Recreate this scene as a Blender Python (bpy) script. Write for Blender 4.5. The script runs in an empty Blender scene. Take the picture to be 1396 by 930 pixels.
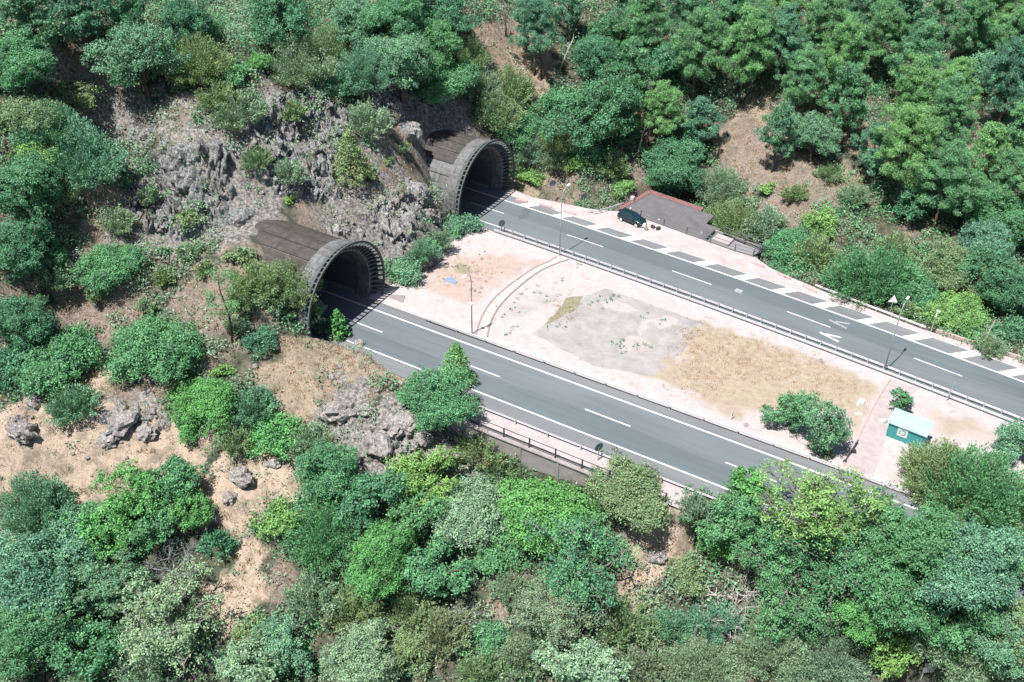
import bpy, math, random
import numpy as np
from mathutils import Vector, Matrix

rng = np.random.default_rng(11)
random.seed(11)
COL = bpy.context.scene.collection
R_ = math.radians

# ------------------------------------------------------------------ camera
CF, CP, CY, CH, CR = 1462.26, 0.6572, -0.5181, 79.027, 0.0123
Fv = np.array([math.sin(CY)*math.cos(CP), math.cos(CY)*math.cos(CP), -math.sin(CP)])
R0 = np.array([math.cos(CY), -math.sin(CY), 0.0]); U0 = np.cross(R0, Fv)
Rv = R0*math.cos(CR)+U0*math.sin(CR); Uv = U0*math.cos(CR)-R0*math.sin(CR)
CO = np.array([0, 0, CH])
def ray(px, py):
    d = Fv*CF+Rv*(px-698)+Uv*(465-py)
    return d/np.linalg.norm(d)
def unp(px, py, z=0.0):
    d = ray(px, py); return CO+d*((z-CH)/d[2])
def depth(P): return float((np.asarray(P)-CO)@Fv)

# ------------------------------------------------------------------ noise
def _h(ix, iy, iz, s):
    n = (ix.astype(np.int64)*374761393+iy.astype(np.int64)*668265263+iz.astype(np.int64)*2147483647+s*974634777) & 0xffffffff
    n = ((n ^ (n >> 13))*1274126177) & 0xffffffff
    n = ((n ^ (n >> 16))*2246822519) & 0xffffffff
    return ((n ^ (n >> 15)) & 0xffffff)/float(0xffffff)
def vnoise(x, y, z=None, s=0):
    x = np.asarray(x, float); y = np.asarray(y, float)
    z = np.zeros_like(x) if z is None else np.asarray(z, float)
    xi, yi, zi = np.floor(x), np.floor(y), np.floor(z)
    fx, fy, fz = x-xi, y-yi, z-zi
    fx, fy, fz = [t*t*(3-2*t) for t in (fx, fy, fz)]
    r = 0
    for dx in (0, 1):
        for dy in (0, 1):
            for dz in (0, 1):
                w = (fx if dx else 1-fx)*(fy if dy else 1-fy)*(fz if dz else 1-fz)
                r = r+w*_h(xi+dx, yi+dy, zi+dz, s)
    return r
def fbm(x, y, z=None, s=0, o=4):
    a, t, k, m = 0.5, 0, 1.0, 0
    for i in range(o):
        t = t+a*vnoise(x*k, y*k, None if z is None else z*k, s+i); m += a; a *= .5; k *= 2.03
    return t/m
def facet(x, y, s=0, tilt=.9, off=1.0):
    """cellular noise: every cell is a tilted facet with its own offset"""
    xi, yi = np.floor(x), np.floor(y)
    best = np.full(x.shape, 9.0); val = np.zeros(x.shape)
    for dx in (-1, 0, 1):
        for dy in (-1, 0, 1):
            cx, cy = xi+dx, yi+dy; z0 = np.zeros_like(cx)
            px = cx+_h(cx, cy, z0, s); py = cy+_h(cx, cy, z0, s+1)
            d = (x-px)**2+(y-py)**2
            v = off*_h(cx, cy, z0, s+2)+tilt*((x-px)*(_h(cx, cy, z0, s+3)-.5)+(y-py)*(_h(cx, cy, z0, s+4)-.5))*2
            m = d < best
            best = np.where(m, d, best); val = np.where(m, v, val)
    return val, np.sqrt(best)
def sstep(a, b, x):
    t = np.clip((x-a)/(b-a), 0, 1); return t*t*(3-2*t)

# ------------------------------------------------------------------ objects
def setp(o, label=None, cat=None, group=None, kind=None):
    if label: o['label'] = label
    if cat: o['category'] = cat
    if group: o['group'] = group
    if kind: o['kind'] = kind
    return o
def empty(name, loc, label, cat, group=None, rz=0.0):
    o = bpy.data.objects.new(name, None); COL.objects.link(o)
    o.location = [float(v) for v in loc]; o.rotation_euler = (0, 0, rz); o.empty_display_size = .3
    return setp(o, label, cat, group)
def mk(name, mesh, parent=None, mat=None):
    o = bpy.data.objects.new(name, mesh); COL.objects.link(o)
    if parent is not None: o.parent = parent
    if mat is not None:
        if not mesh.materials: mesh.materials.append(mat)
        else:
            o.material_slots[0].link = 'OBJECT'; o.material_slots[0].material = mat
    return o
def npmesh(name, V, Fq, smooth=False, attrs=None):
    V = np.asarray(V, np.float32); Fq = np.asarray(Fq, np.int32)
    me = bpy.data.meshes.new(name)
    n, k = Fq.shape
    me.vertices.add(len(V)); me.vertices.foreach_set('co', V.ravel())
    me.loops.add(n*k); me.loops.foreach_set('vertex_index', Fq.ravel())
    me.polygons.add(n); me.polygons.foreach_set('loop_start', np.arange(0, n*k, k, dtype=np.int32))
    me.update(calc_edges=True)
    if smooth: me.polygons.foreach_set('use_smooth', np.ones(n, bool))
    for nm, (dom, typ, data) in (attrs or {}).items():
        a = me.attributes.new(nm, typ, dom)
        if typ == 'FLOAT': a.data.foreach_set('value', np.asarray(data, np.float32).ravel())
        else: a.data.foreach_set('color', np.asarray(data, np.float32).ravel())
    me.validate()
    return me
class MB:
    """collects shapes into ONE mesh"""
    def __init__(s): s.v = []; s.f = []
    def add(s, V, Fc):
        b = len(s.v); s.v += [tuple(map(float, p)) for p in V]; s.f += [tuple(b+i for i in f) for f in Fc]; return s
    def box(s, c, d, rz=0.0, ch=0.0, taper=1.0):
        cx, cy, cz = c; a, b, h = d[0]/2, d[1]/2, d[2]/2
        ca, sa = math.cos(rz), math.sin(rz)
        V = []
        for z, t in ((-h, 1.0), (h, taper)):
            for x, y in ((-a, -b), (a, -b), (a, b), (-a, b)):
                x *= t; y *= t
                V.append((cx+x*ca-y*sa, cy+x*sa+y*ca, cz+z))
        return s.add(V, [(3, 2, 1, 0), (4, 5, 6, 7), (0, 1, 5, 4), (1, 2, 6, 5), (2, 3, 7, 6), (3, 0, 4, 7)])
    def tube(s, P, rad, n=8, cap=True):
        P = [np.array(p, float) for p in P]
        if not hasattr(rad, '__len__'): rad = [rad]*len(P)
        V = []; prev = None
        for i, p in enumerate(P):
            t = P[min(i+1, len(P)-1)]-P[max(i-1, 0)]; t = t/(np.linalg.norm(t)+1e-9)
            ref = np.array([0, 0, 1.]) if abs(t[2]) < .9 else np.array([1., 0, 0])
            if prev is not None: ref = prev
            u = ref-t*(ref@t); u /= np.linalg.norm(u)+1e-9; prev = u
            w = np.cross(t, u)
            for k in range(n):
                a = 2*math.pi*k/n; V.append(p+rad[i]*(u*math.cos(a)+w*math.sin(a)))
        Fc = [(i*n+k, i*n+(k+1) % n, (i+1)*n+(k+1) % n, (i+1)*n+k) for i in range(len(P)-1) for k in range(n)]
        if cap: Fc += [tuple(reversed(range(n))), tuple(range((len(P)-1)*n, len(P)*n))]
        return s.add(V, Fc)
    def prism(s, poly, z0, z1):
        n = len(poly)
        ar = sum(poly[i][0]*poly[(i+1) % n][1]-poly[(i+1) % n][0]*poly[i][1] for i in range(n))
        if ar < 0: poly = poly[::-1]
        V = [(p[0], p[1], z0) for p in poly]+[(p[0], p[1], z1) for p in poly]
        return s.add(V, [tuple(reversed(range(n))), tuple(range(n, 2*n))]+[(i, (i+1) % n, n+(i+1) % n, n+i) for i in range(n)])
    def sweep(s, P, prof, closed=True):
        """profile (side, up) swept along a roughly horizontal path"""
        P = [np.array(p, float) for p in P]; n = len(prof); V = []
        for i, p in enumerate(P):
            t = P[min(i+1, len(P)-1)]-P[max(i-1, 0)]; t[2] = 0; t /= np.linalg.norm(t)
            sd = np.array([-t[1], t[0], 0])
            for a, b in prof: V.append(p+sd*a+np.array([0, 0, b]))
        m = n if closed else n-1
        Fc = [(i*n+k, (i+1)*n+k, (i+1)*n+(k+1) % n, i*n+(k+1) % n) for i in range(len(P)-1) for k in range(m)]
        if closed: Fc += [tuple(range(n)), tuple(reversed(range((len(P)-1)*n, len(P)*n)))]
        return s.add(V, Fc)
    def mesh(s, name, smooth=False):
        me = bpy.data.meshes.new(name); me.from_pydata(s.v, [], s.f); me.validate()
        if smooth: me.polygons.foreach_set('use_smooth', [True]*len(me.polygons))
        me.update(); return me
    def build(s, name, mat, parent=None, bevel=0.0, smooth=False):
        import bmesh
        me = s.mesh(name, smooth)
        bm = bmesh.new(); bm.from_mesh(me); bmesh.ops.recalc_face_normals(bm, faces=bm.faces)
        if bevel: bmesh.ops.bevel(bm, geom=[e for e in bm.edges if len(e.link_faces) == 2 and e.calc_face_angle(0) > .5], offset=bevel, segments=2, affect='EDGES', clamp_overlap=True)
        bm.to_mesh(me); bm.free(); me.materials.append(mat)
        return mk(name, me, parent)
def copy_tree(o, parent=None):
    kids = list(o.children)
    c = o.copy(); COL.objects.link(c)
    if parent is not None: c.parent = parent
    for k in kids: copy_tree(k, c)
    return c

# ------------------------------------------------------------------ materials
def newmat(name):
    m = bpy.data.materials.new(name); m.use_nodes = True; nt = m.node_tree
    b = nt.nodes['Principled BSDF']; b.inputs['Specular IOR Level'].default_value = .25
    return m, nt, b
def N(nt, t, **k):
    n = nt.nodes.new(t)
    for a, v in k.items():
        if a in n.inputs.keys(): n.inputs[a].default_value = v
        else: setattr(n, a, v)
    return n
def noise_tex(nt, scale, detail=5, rough=.6, vec=None, dist=0.0):
    n = N(nt, 'ShaderNodeTexNoise'); n.inputs['Scale'].default_value = scale; n.inputs['Detail'].default_value = detail
    n.inputs['Roughness'].default_value = rough; n.inputs['Distortion'].default_value = dist
    if vec is not None: nt.links.new(vec, n.inputs['Vector'])
    return n.outputs['Fac']
def ramp(nt, fac, stops):
    r = N(nt, 'ShaderNodeValToRGB'); e = r.color_ramp.elements
    while len(e) < len(stops): e.new(.5)
    for q, (p, c) in zip(e, stops):
        q.position = p; q.color = (c[0], c[1], c[2], 1) if hasattr(c, '__len__') else (c, c, c, 1)
    nt.links.new(fac, r.inputs['Fac']); return r.outputs['Color']
def mix(nt, fac, a, b, mode='MIX'):
    m = N(nt, 'ShaderNodeMix', data_type='RGBA', blend_type=mode)
    for v, i in ((fac, 0), (a, 6), (b, 7)):
        if isinstance(v, (int, float)): m.inputs[i].default_value = v
        elif isinstance(v, tuple): m.inputs[i].default_value = (v[0], v[1], v[2], 1)
        else: nt.links.new(v, m.inputs[i])
    return m.outputs[2]
def math_(nt, op, a, b=0.0):
    m = N(nt, 'ShaderNodeMath', operation=op)
    for v, i in ((a, 0), (b, 1)):
        if isinstance(v, (int, float)): m.inputs[i].default_value = v
        else: nt.links.new(v, m.inputs[i])
    return m.outputs[0]
def bump(nt, b, h, strength=.4, dist=.1):
    n = N(nt, 'ShaderNodeBump'); n.inputs['Strength'].default_value = strength; n.inputs['Distance'].default_value = dist
    nt.links.new(h, n.inputs['Height']); nt.links.new(n.outputs[0], b.inputs['Normal'])
def objvec(nt, scale=None):
    g = N(nt, 'ShaderNodeNewGeometry')
    if scale is None: return g.outputs['Position']
    mp = N(nt, 'ShaderNodeMapping'); mp.inputs['Scale'].default_value = scale
    nt.links.new(g.outputs['Position'], mp.inputs['Vector']); return mp.outputs[0]
def attr(nt, name):
    a = N(nt, 'ShaderNodeAttribute'); a.attribute_name = name; return a
def simple(name, col, rough=.7, var=.25, scale=3.0, metal=0.0, bmp=0.0, dirt=None, spec=None):
    m, nt, b = newmat(name)
    v = objvec(nt)
    f = noise_tex(nt, scale, 6, .65, v)
    lo = tuple(c*(1-var) for c in col); hi = tuple(min(1, c*(1+var)) for c in col)
    c = ramp(nt, f, [(.3, lo), (.7, hi)])
    if dirt:
        d = noise_tex(nt, scale*.35, 5, .7, v)
        c = mix(nt, ramp(nt, d, [(.5, 0.0), (.68, .75)]), c, dirt)
    nt.links.new(c, b.inputs['Base Color'])
    b.inputs['Roughness'].default_value = rough; b.inputs['Metallic'].default_value = metal
    if spec is not None: b.inputs['Specular IOR Level'].default_value = spec
    if bmp: bump(nt, b, f, bmp, .05)
    return m
# ------------------------------------------------------------------ ground heights
def fc(x):
    """centre of the far carriageway"""
    x = np.asarray(x, float)
    q = 113.684-.09968*x-.00051*x*x
    lo = (113.684+.09968*71-.00051*71*71)-(x+71)*.0273
    hi = (113.684-.09968*30-.00051*900)-(x-30)*.1303
    return np.where(x < -71, lo, np.where(x > 30, hi, q))
NC = 82.39                      # centre of the near carriageway
Z2 = -2.78                      # level of the far carriageway
def zplat(x, y):
    y1 = fc(x)-5.4
    return np.interp(np.clip((y-88.5)/(y1-88.5), 0, 1), [0, 1], [0, 1])*Z2
CP_PX = [(330,300,9.6),(270,318,9),(400,285,9.3),(250,195,17.5),(150,130,20),(200,150,19),(440,130,17),(390,130,18),(470,252,9),(430,268,9.2),
 (500,265,8.3),(520,275,6.5),(540,355,.6),(575,345,.2),(560,310,4),(585,300,1.2),(600,320,-.6),(570,240,5.8),(575,205,7.6),(560,180,8.6),(608,290,-2.6),
 (600,150,9),(640,170,6.6),(700,190,2),(690,230,-1.2),(720,230,-2),(740,200,1.5),(700,130,6.5),(650,100,10.5),(560,140,11.5),(500,100,17),(600,50,15),
 (700,40,13.5),(750,110,8),(800,200,1.5),(830,250,-2),(650,30,16.5),(500,20,21),(350,60,22),(200,60,24),(100,20,29),(0,0,31),(0,100,26),(60,180,21),
 (50,280,15),(130,290,13),(190,320,10.5),(0,330,13),(100,350,10),(50,420,6),(0,480,4),(150,470,3.5),(250,430,5),(300,400,6.5),(345,360,8.8),(400,408,5.2),(365,388,7.2),
 (420,438,3.2),(300,480,3),(380,490,2.4),(450,490,2.2),(500,520,1.6),(540,545,.8),(450,550,0),(400,600,-2.4),(300,560,0),(200,590,-.5),(100,600,.4),(0,560,2),
 (0,620,0),(100,650,-3),(300,650,-3.6),(350,640,-3.2),(550,600,-1.6),(600,600,-1.8),(620,640,-5),(0,750,-7),(200,780,-8),(350,790,-8.6),(500,740,-8),
 (650,700,-6),(750,690,-4.6),(840,690,-3),(900,720,-4),(880,760,-6),(1000,720,-4.6),(1100,740,-5),(1250,740,-4.6),(1396,740,-5),(0,900,-12),(200,920,-13),
 (450,930,-14),(680,830,-11),(700,930,-14),(950,880,-10),(1100,900,-12),(1396,930,-13),(1050,830,-9),(900,300,-6),(980,320,-6),(930,260,-5),(1050,330,-4.6),
 (1000,250,-2.5),(1100,370,-3.6),(1200,400,-3.6),(1396,470,-3.4),(1396,400,-5),(1300,400,-5),(1200,340,-4.6),(1100,270,0),(1200,270,-1),(1300,330,-3),
 (1396,330,-3),(1000,170,3),(900,180,2),(1100,180,4),(1200,190,4),(1300,200,4),(1396,200,4),(850,90,7.5),(1000,80,10),(1150,80,10),(1300,80,10),(1396,80,10),
 (850,0,14),(1000,0,16),(1200,0,16),(1396,0,16)]
CPW = [tuple(unp(a, b, c)) for a, b, c in CP_PX]
CPW += [(45,60,-7),(45,95,-5),(45,130,-6),(45,170,2),(45,230,14),(-40,250,24),(-120,210,30),(-200,160,40),(-180,90,34),(-150,40,10),(-110,20,-6),(-40,10,-18),(30,20,-18),(-20,110,-4),(20,100,-4),(-95,82,11.5),(-83.5,82,10.4),(-84,77.5,10.0),(-84,87,10.2),(-105,82,14),(-95,120,11.5),(-110,120,17)]
CPW = np.array(CPW)
def _phi(d2): return np.sqrt(d2+25.0)
_A = _phi(((CPW[:, None, :2]-CPW[None, :, :2])**2).sum(-1))
_n = len(CPW)
_M = np.zeros((_n+3, _n+3)); _M[:_n, :_n] = _A-np.eye(_n)*.35
_M[:_n, _n] = 1; _M[:_n, _n+1:] = CPW[:, :2]/100; _M[_n, :_n] = 1; _M[_n+1:, :_n] = CPW[:, :2].T/100
_W = np.linalg.solve(_M, np.concatenate([CPW[:, 2], [0, 0, 0]]))
def rbf(x, y):
    x = np.clip(np.asarray(x, float), -230, 70); y = np.clip(np.asarray(y, float), -5, 290)
    sh = x.shape; x = x.ravel(); y = y.ravel(); out = np.empty(len(x))
    for i in range(0, len(x), 20000):
        xx, yy = x[i:i+20000], y[i:i+20000]
        d2 = (xx[:, None]-CPW[None, :, 0])**2+(yy[:, None]-CPW[None, :, 1])**2
        out[i:i+20000] = _phi(d2)@_W[:_n]+_W[_n]+xx/100*_W[_n+1]+yy/100*_W[_n+2]
    return out.reshape(sh)
# platform the two roads and the strip between them lie on
PLAT = [(90, 76.3), (-21.5, 76.3), (-22, 73.6), (-56, 73.6), (-57.5, 75.6), (-63, 77.0), (-68, 77.0), (-71, 75.4), (-71, 89.6), (-68.6, 91.6), (-67.3, 94.4), (-68.4, 100.6), (-68.6, 104.8),
        (-67.4, 107.6), (-69.5, 110), (-72.6, 110.5), (-72.6, 125.6), (-68, 124.6), (-58, 126.2), (-54, 127.9), (-33, 126.2), (-30, 124.6), (-24, 123.4), (-16, 122.2), (-7.5, 121.0), (3.7, 120.5), (30, 118), (90, 111)]
def poly_sd(x, y, P):
    """signed distance, positive inside"""
    x = np.asarray(x, float); y = np.asarray(y, float)
    d = np.full(x.shape, 1e9); ins = np.zeros(x.shape, bool); n = len(P)
    for i in range(n):
        ax, ay = P[i]; bx, by = P[(i+1) % n]
        ex, ey = bx-ax, by-ay
        t = np.clip(((x-ax)*ex+(y-ay)*ey)/(ex*ex+ey*ey+1e-12), 0, 1)
        d = np.minimum(d, (x-ax-t*ex)**2+(y-ay-t*ey)**2)
        c = ((ay > y) != (by > y)) & (x < (bx-ax)*(y-ay)/(by-ay+1e-12)+ax)
        ins ^= c
    d = np.sqrt(d); return np.where(ins, d, -d)
SHED_PIT = [(-55.6, 128.0), (-33.2, 126.35), (-33.0, 134), (-55, 138)]
def terr(x, y, rough=True):
    x = np.asarray(x, float); y = np.asarray(y, float)
    z = rbf(x, y)
    if rough:
        z = z+(fbm(x*.09, y*.09, s=5, o=3)-.5)*1.6+(fbm(x*.45, y*.45, s=9, o=4)-.5)*.8
    sd = poly_sd(x, y, PLAT)
    wall = sstep(-57, -55.5, x)*sstep(-20, -24, x)*sstep(80, 76, y)
    w = 1.4*(1-wall)+.25*wall
    k = sstep(-w, 0.05, sd)
    z = z*(1-k)+(zplat(x, y)-.10)*k
    pit = sstep(-.15, .15, poly_sd(x, y, SHED_PIT))
    z = z*(1-pit)+np.minimum(z, -5.9)*pit
    return z
def hit(px, py, dz=0.0, t0=40.0):
    """first point where the view ray meets the ground raised by dz"""
    d = ray(px, py); t = np.arange(t0, 330, .5)
    P = CO[None]+d[None]*t[:, None]
    g = P[:, 2]-(terr_fast(P[:, 0], P[:, 1])+dz)
    i = int(np.argmax(g < 0)) if (g < 0).any() else len(t)-1
    a, b = t[max(i-1, 0)], t[i]
    ga, gb = g[max(i-1, 0)], g[i]
    tt = a+(b-a)*(ga/(ga-gb+1e-9)) if i > 0 else a
    p = CO+d*tt
    return np.array([p[0], p[1], p[2]-dz])
# grid: fine where the photograph looks, coarse out to the horizon
def axis(lo, a, b, hi, st):
    m = list(np.arange(a, b+1e-6, st)); s = st; p = a
    L = []
    while p > lo: s *= 1.25; p -= s; L.append(p)
    s = st; p = b; Hh = []
    while p < hi: s *= 1.25; p += s; Hh.append(p)
    return np.array(L[::-1]+m+Hh)
GX = axis(-1500, -150, 22, 1500, .5); GY = axis(-1500, 22, 205, 1800, .5)
XX, YY = np.meshgrid(GX, GY, indexing='xy')
ZZ = terr(XX, YY)
def terr_fast(x, y):
    i = np.clip(np.searchsorted(GX, x)-1, 0, len(GX)-2); j = np.clip(np.searchsorted(GY, y)-1, 0, len(GY)-2)
    fx = np.clip((x-GX[i])/(GX[i+1]-GX[i]), 0, 1); fy = np.clip((y-GY[j])/(GY[j+1]-GY[j]), 0, 1)
    return (ZZ[j, i]*(1-fx)+ZZ[j, i+1]*fx)*(1-fy)+(ZZ[j+1, i]*(1-fx)+ZZ[j+1, i+1]*fx)*fy
def ground(x, y): return float(terr_fast(np.array([x]), np.array([y]))[0])

# what lies on the ground, by place: (px, py, radius px, kind, strength)
ZON = [(470,500,70,'straw',1),(420,500,60,'straw',.9),(400,560,30,'straw',.6),(345,640,62,'pale',1),(60,600,85,'pale',1),(235,630,50,'pale',1),(150,625,50,'pale',.9),(890,730,50,'pale',.9),(870,770,30,'straw',.7),(925,705,20,'straw',1),
 (540,250,40,'soil',.9),(430,300,50,'soil',.8),(330,800,45,'pale',.8),(375,790,30,'soil',.9),(680,820,30,'soil',1),(1100,250,60,'soil',.9),(1020,190,35,'straw',.8),(690,65,40,'straw',1),(1190,210,40,'soil',.6),
 (1270,300,30,'soil',.5),(740,95,30,'straw',.9),(200,345,40,'soil',.6),(150,385,60,'soil',.7),(290,400,60,'soil',.7),(865,255,30,'soil',1),(320,430,60,'soil',.6),(190,540,40,'soil',.8),(590,165,30,'straw',.9),(560,190,25,'straw',.9),
 (640,170,35,'soil',.7),(720,255,30,'straw',.8),(770,260,30,'soil',.8),(150,130,40,'soil',.9),(250,180,30,'soil',.8),(380,130,20,'soil',.7),(160,280,40,'straw',.8),(20,350,40,'soil',.7),(1010,210,40,'soil',.6),(1060,220,40,'soil',.8),(1160,240,40,'straw',.6),
 (1260,420,30,'straw',.4),(1150,420,40,'straw',.5),(1370,450,30,'straw',.4),(980,890,60,'straw',.5),(990,870,20,'soil',.9),(880,840,40,'straw',.4),(560,640,30,'pale',.5),(1270,20,25,'soil',.9),(1180,55,25,'soil',.8),(1100,140,30,'soil',.7),(1330,190,35,'soil',.8),(890,160,30,'straw',.7),
 (545,600,55,'rock',1),(460,580,45,'rock',.9),(170,580,50,'rock',.9),(20,600,45,'rock',.8),(640,600,40,'rock',.9),(330,655,25,'rock',.7),(360,605,25,'rock',.8),(870,720,40,'rock',.7),(555,300,70,'rock',.9),(255,260,80,'rock',1),(160,200,60,'rock',1),(430,200,85,'rock',1),(560,140,70,'rock',.9),(350,250,60,'rock',.8),(540,640,40,'rock',.8),(300,300,60,'rock',.8)]
def zones(X, Y):
    Z = {k: np.zeros(X.shape) for k in ('straw', 'pale', 'soil', 'rock')}
    wob = (fbm(X*.16, Y*.16, s=31, o=3)-.5)*2.4+(fbm(X*.6, Y*.6, s=37, o=4)-.5)*2.2
    for px, py, r, k, s in ZON:
        p = hit(px, py); rm = max(1.2, r*depth(p)/CF)
        sx = rm; sy = rm*1.35
        d = np.sqrt(((X-p[0])/sx)**2+((Y-p[1])/sy)**2)
        Z[k] = np.maximum(Z[k], s*sstep(1.35, .6, d+wob*.55))
    return Z
ZN = zones(XX, YY)
# ------------------------------------------------------------------ materials of the place
def mat_terrain():
    m, nt, b = newmat('hillside'); P = objvec(nt)
    big = noise_tex(nt, .16, 5, .6, P); mid = noise_tex(nt, .9, 6, .7, P); fine = noise_tex(nt, 3.2, 8, .82, P)
    base = ramp(nt, mid, [(.28, (.028, .040, .030)), (.5, (.085, .085, .066)), (.72, (.23, .195, .165))])
    base = mix(nt, ramp(nt, big, [(.42, 0.), (.62, .8)]), base, ramp(nt, mid, [(.32, (.03, .05, .034)), (.7, (.10, .12, .08))]))
    z = attr(nt, 'zone'); sep = N(nt, 'ShaderNodeSeparateColor'); nt.links.new(z.outputs['Color'], sep.inputs[0])
    def zk(o, amt=1.1):
        t = math_(nt, 'ADD', o, math_(nt, 'MULTIPLY', math_(nt, 'SUBTRACT', mix(nt, .5, mid, fine), .5), amt))
        return ramp(nt, t, [(.3, 0.), (.62, 1.)])
    straw = ramp(nt, fine, [(.3, (.13, .105, .08)), (.5, (.33, .265, .205)), (.72, (.46, .38, .31))])
    soil = ramp(nt, fine, [(.34, (.085, .073, .06)), (.5, (.245, .195, .165)), (.68, (.41, .34, .30))])
    pale = ramp(nt, fine, [(.28, (.26, .195, .15)), (.5, (.47, .37, .295)), (.72, (.58, .475, .395))])
    rock = ramp(nt, noise_tex(nt, 2.6, 7, .75, P), [(.34, (.035, .042, .040)), (.5, (.19, .18, .17)), (.66, (.43, .395, .37))])
    vo = N(nt, 'ShaderNodeTexVoronoi'); vo.inputs['Scale'].default_value = 3.4; nt.links.new(P, vo.inputs['Vector'])
    hf = noise_tex(nt, 11, 5, .8, P)
    pt = noise_tex(nt, .45, 6, .75, P)
    def grit(c): return mix(nt, ramp(nt, hf, [(.36, .75), (.5, 0.)]), mix(nt, ramp(nt, vo.outputs['Distance'], [(.08, .55), (.2, 0.)]), mix(nt, ramp(nt, pt, [(.46, 0.), (.62, .75)]), c, (.155, .138, .108)), (.40, .37, .34)), (.075, .068, .052))
    straw, soil, pale = grit(straw), grit(soil), grit(pale)
    c = mix(nt, zk(sep.outputs[0]), base, straw); c = mix(nt, zk(sep.outputs[1]), c, soil)
    c = mix(nt, zk(z.outputs['Alpha']), c, rock); c = mix(nt, zk(sep.outputs[2]), c, pale)
    nt.links.new(c, b.inputs['Base Color']); b.inputs['Roughness'].default_value = .95; b.inputs['Specular IOR Level'].default_value = .1
    bump(nt, b, mix(nt, .5, mid, fine), .9, .35)
    return m
def mat_cliff(name, dark, light, scale=1.6):
    m, nt, b = newmat(name); P = objvec(nt, (1, 1, .5))
    n1 = noise_tex(nt, scale, 8, .78, P); n2 = noise_tex(nt, .35, 4, .6, P)
    v = N(nt, 'ShaderNodeTexVoronoi'); v.inputs['Scale'].default_value = 2.6; v.feature = 'DISTANCE_TO_EDGE'; nt.links.new(P, v.inputs['Vector'])
    mid = tuple((a+c)/2 for a, c in zip(dark, light))
    c = ramp(nt, n1, [(.3, dark), (.52, mid), (.72, light)])
    c = mix(nt, ramp(nt, n2, [(.52, 0.), (.7, .55)]), c, (.20, .165, .135))
    c = mix(nt, ramp(nt, v.outputs['Distance'], [(0., .85), (.07, 0.)]), c, tuple(x*.5 for x in dark))
    nt.links.new(c, b.inputs['Base Color']); b.inputs['Roughness'].default_value = .9; b.inputs['Specular IOR Level'].default_value = .15
    bump(nt, b, n1, 1.0, .25); return m
def mat_asphalt(name, col, lane=None):
    m, nt, b = newmat(name); P = objvec(nt)
    f = noise_tex(nt, 14, 4, .7, P); s = noise_tex(nt, .22, 4, .6, objvec(nt, (.25, 1.3, 1)))
    c = ramp(nt, s, [(.3, tuple(x*.86 for x in col)), (.7, tuple(x*1.14 for x in col))])
    c = mix(nt, ramp(nt, f, [(.3, .0), (.75, .35)]), c, tuple(x*1.35 for x in col))
    st = noise_tex(nt, .55, 6, .75, objvec(nt, (.08, 2.2, 1)))
    c = mix(nt, ramp(nt, st, [(.5, 0.), (.68, .5)]), c, tuple(x*.70 for x in col))
    s2 = noise_tex(nt, .8, 7, .8, P); c = mix(nt, ramp(nt, s2, [(.58, 0.), (.72, .35)]), c, tuple(x*1.35 for x in col))
    nt.links.new(c, b.inputs['Base Color']); b.inputs['Roughness'].default_value = .8; b.inputs['Specular IOR Level'].default_value = .3
    bump(nt, b, f, .15, .02); return m
def mat_paint():
    m, nt, b = newmat('road_paint'); P = objvec(nt)
    f = noise_tex(nt, 6, 6, .75, P)
    w_ = noise_tex(nt, 1.7, 8, .8, P)
    c = ramp(nt, f, [(.3, (.34, .34, .35)), (.46, (.56, .55, .56)), (.7, (.64, .62, .63))])
    c = mix(nt, ramp(nt, w_, [(.55, 0.), (.68, .65)]), c, (.21, .225, .24))
    nt.links.new(c, b.inputs['Base Color']); b.inputs['Roughness'].default_value = .6; return m
def mat_worn():
    m, nt, b = newmat('worn_paint'); f = noise_tex(nt, 5, 6, .8, objvec(nt))
    c = ramp(nt, f, [(.35, (.17, .19, .20)), (.6, (.36, .38, .39))])
    nt.links.new(c, b.inputs['Base Color']); b.inputs['Roughness'].default_value = .7; return m
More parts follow.
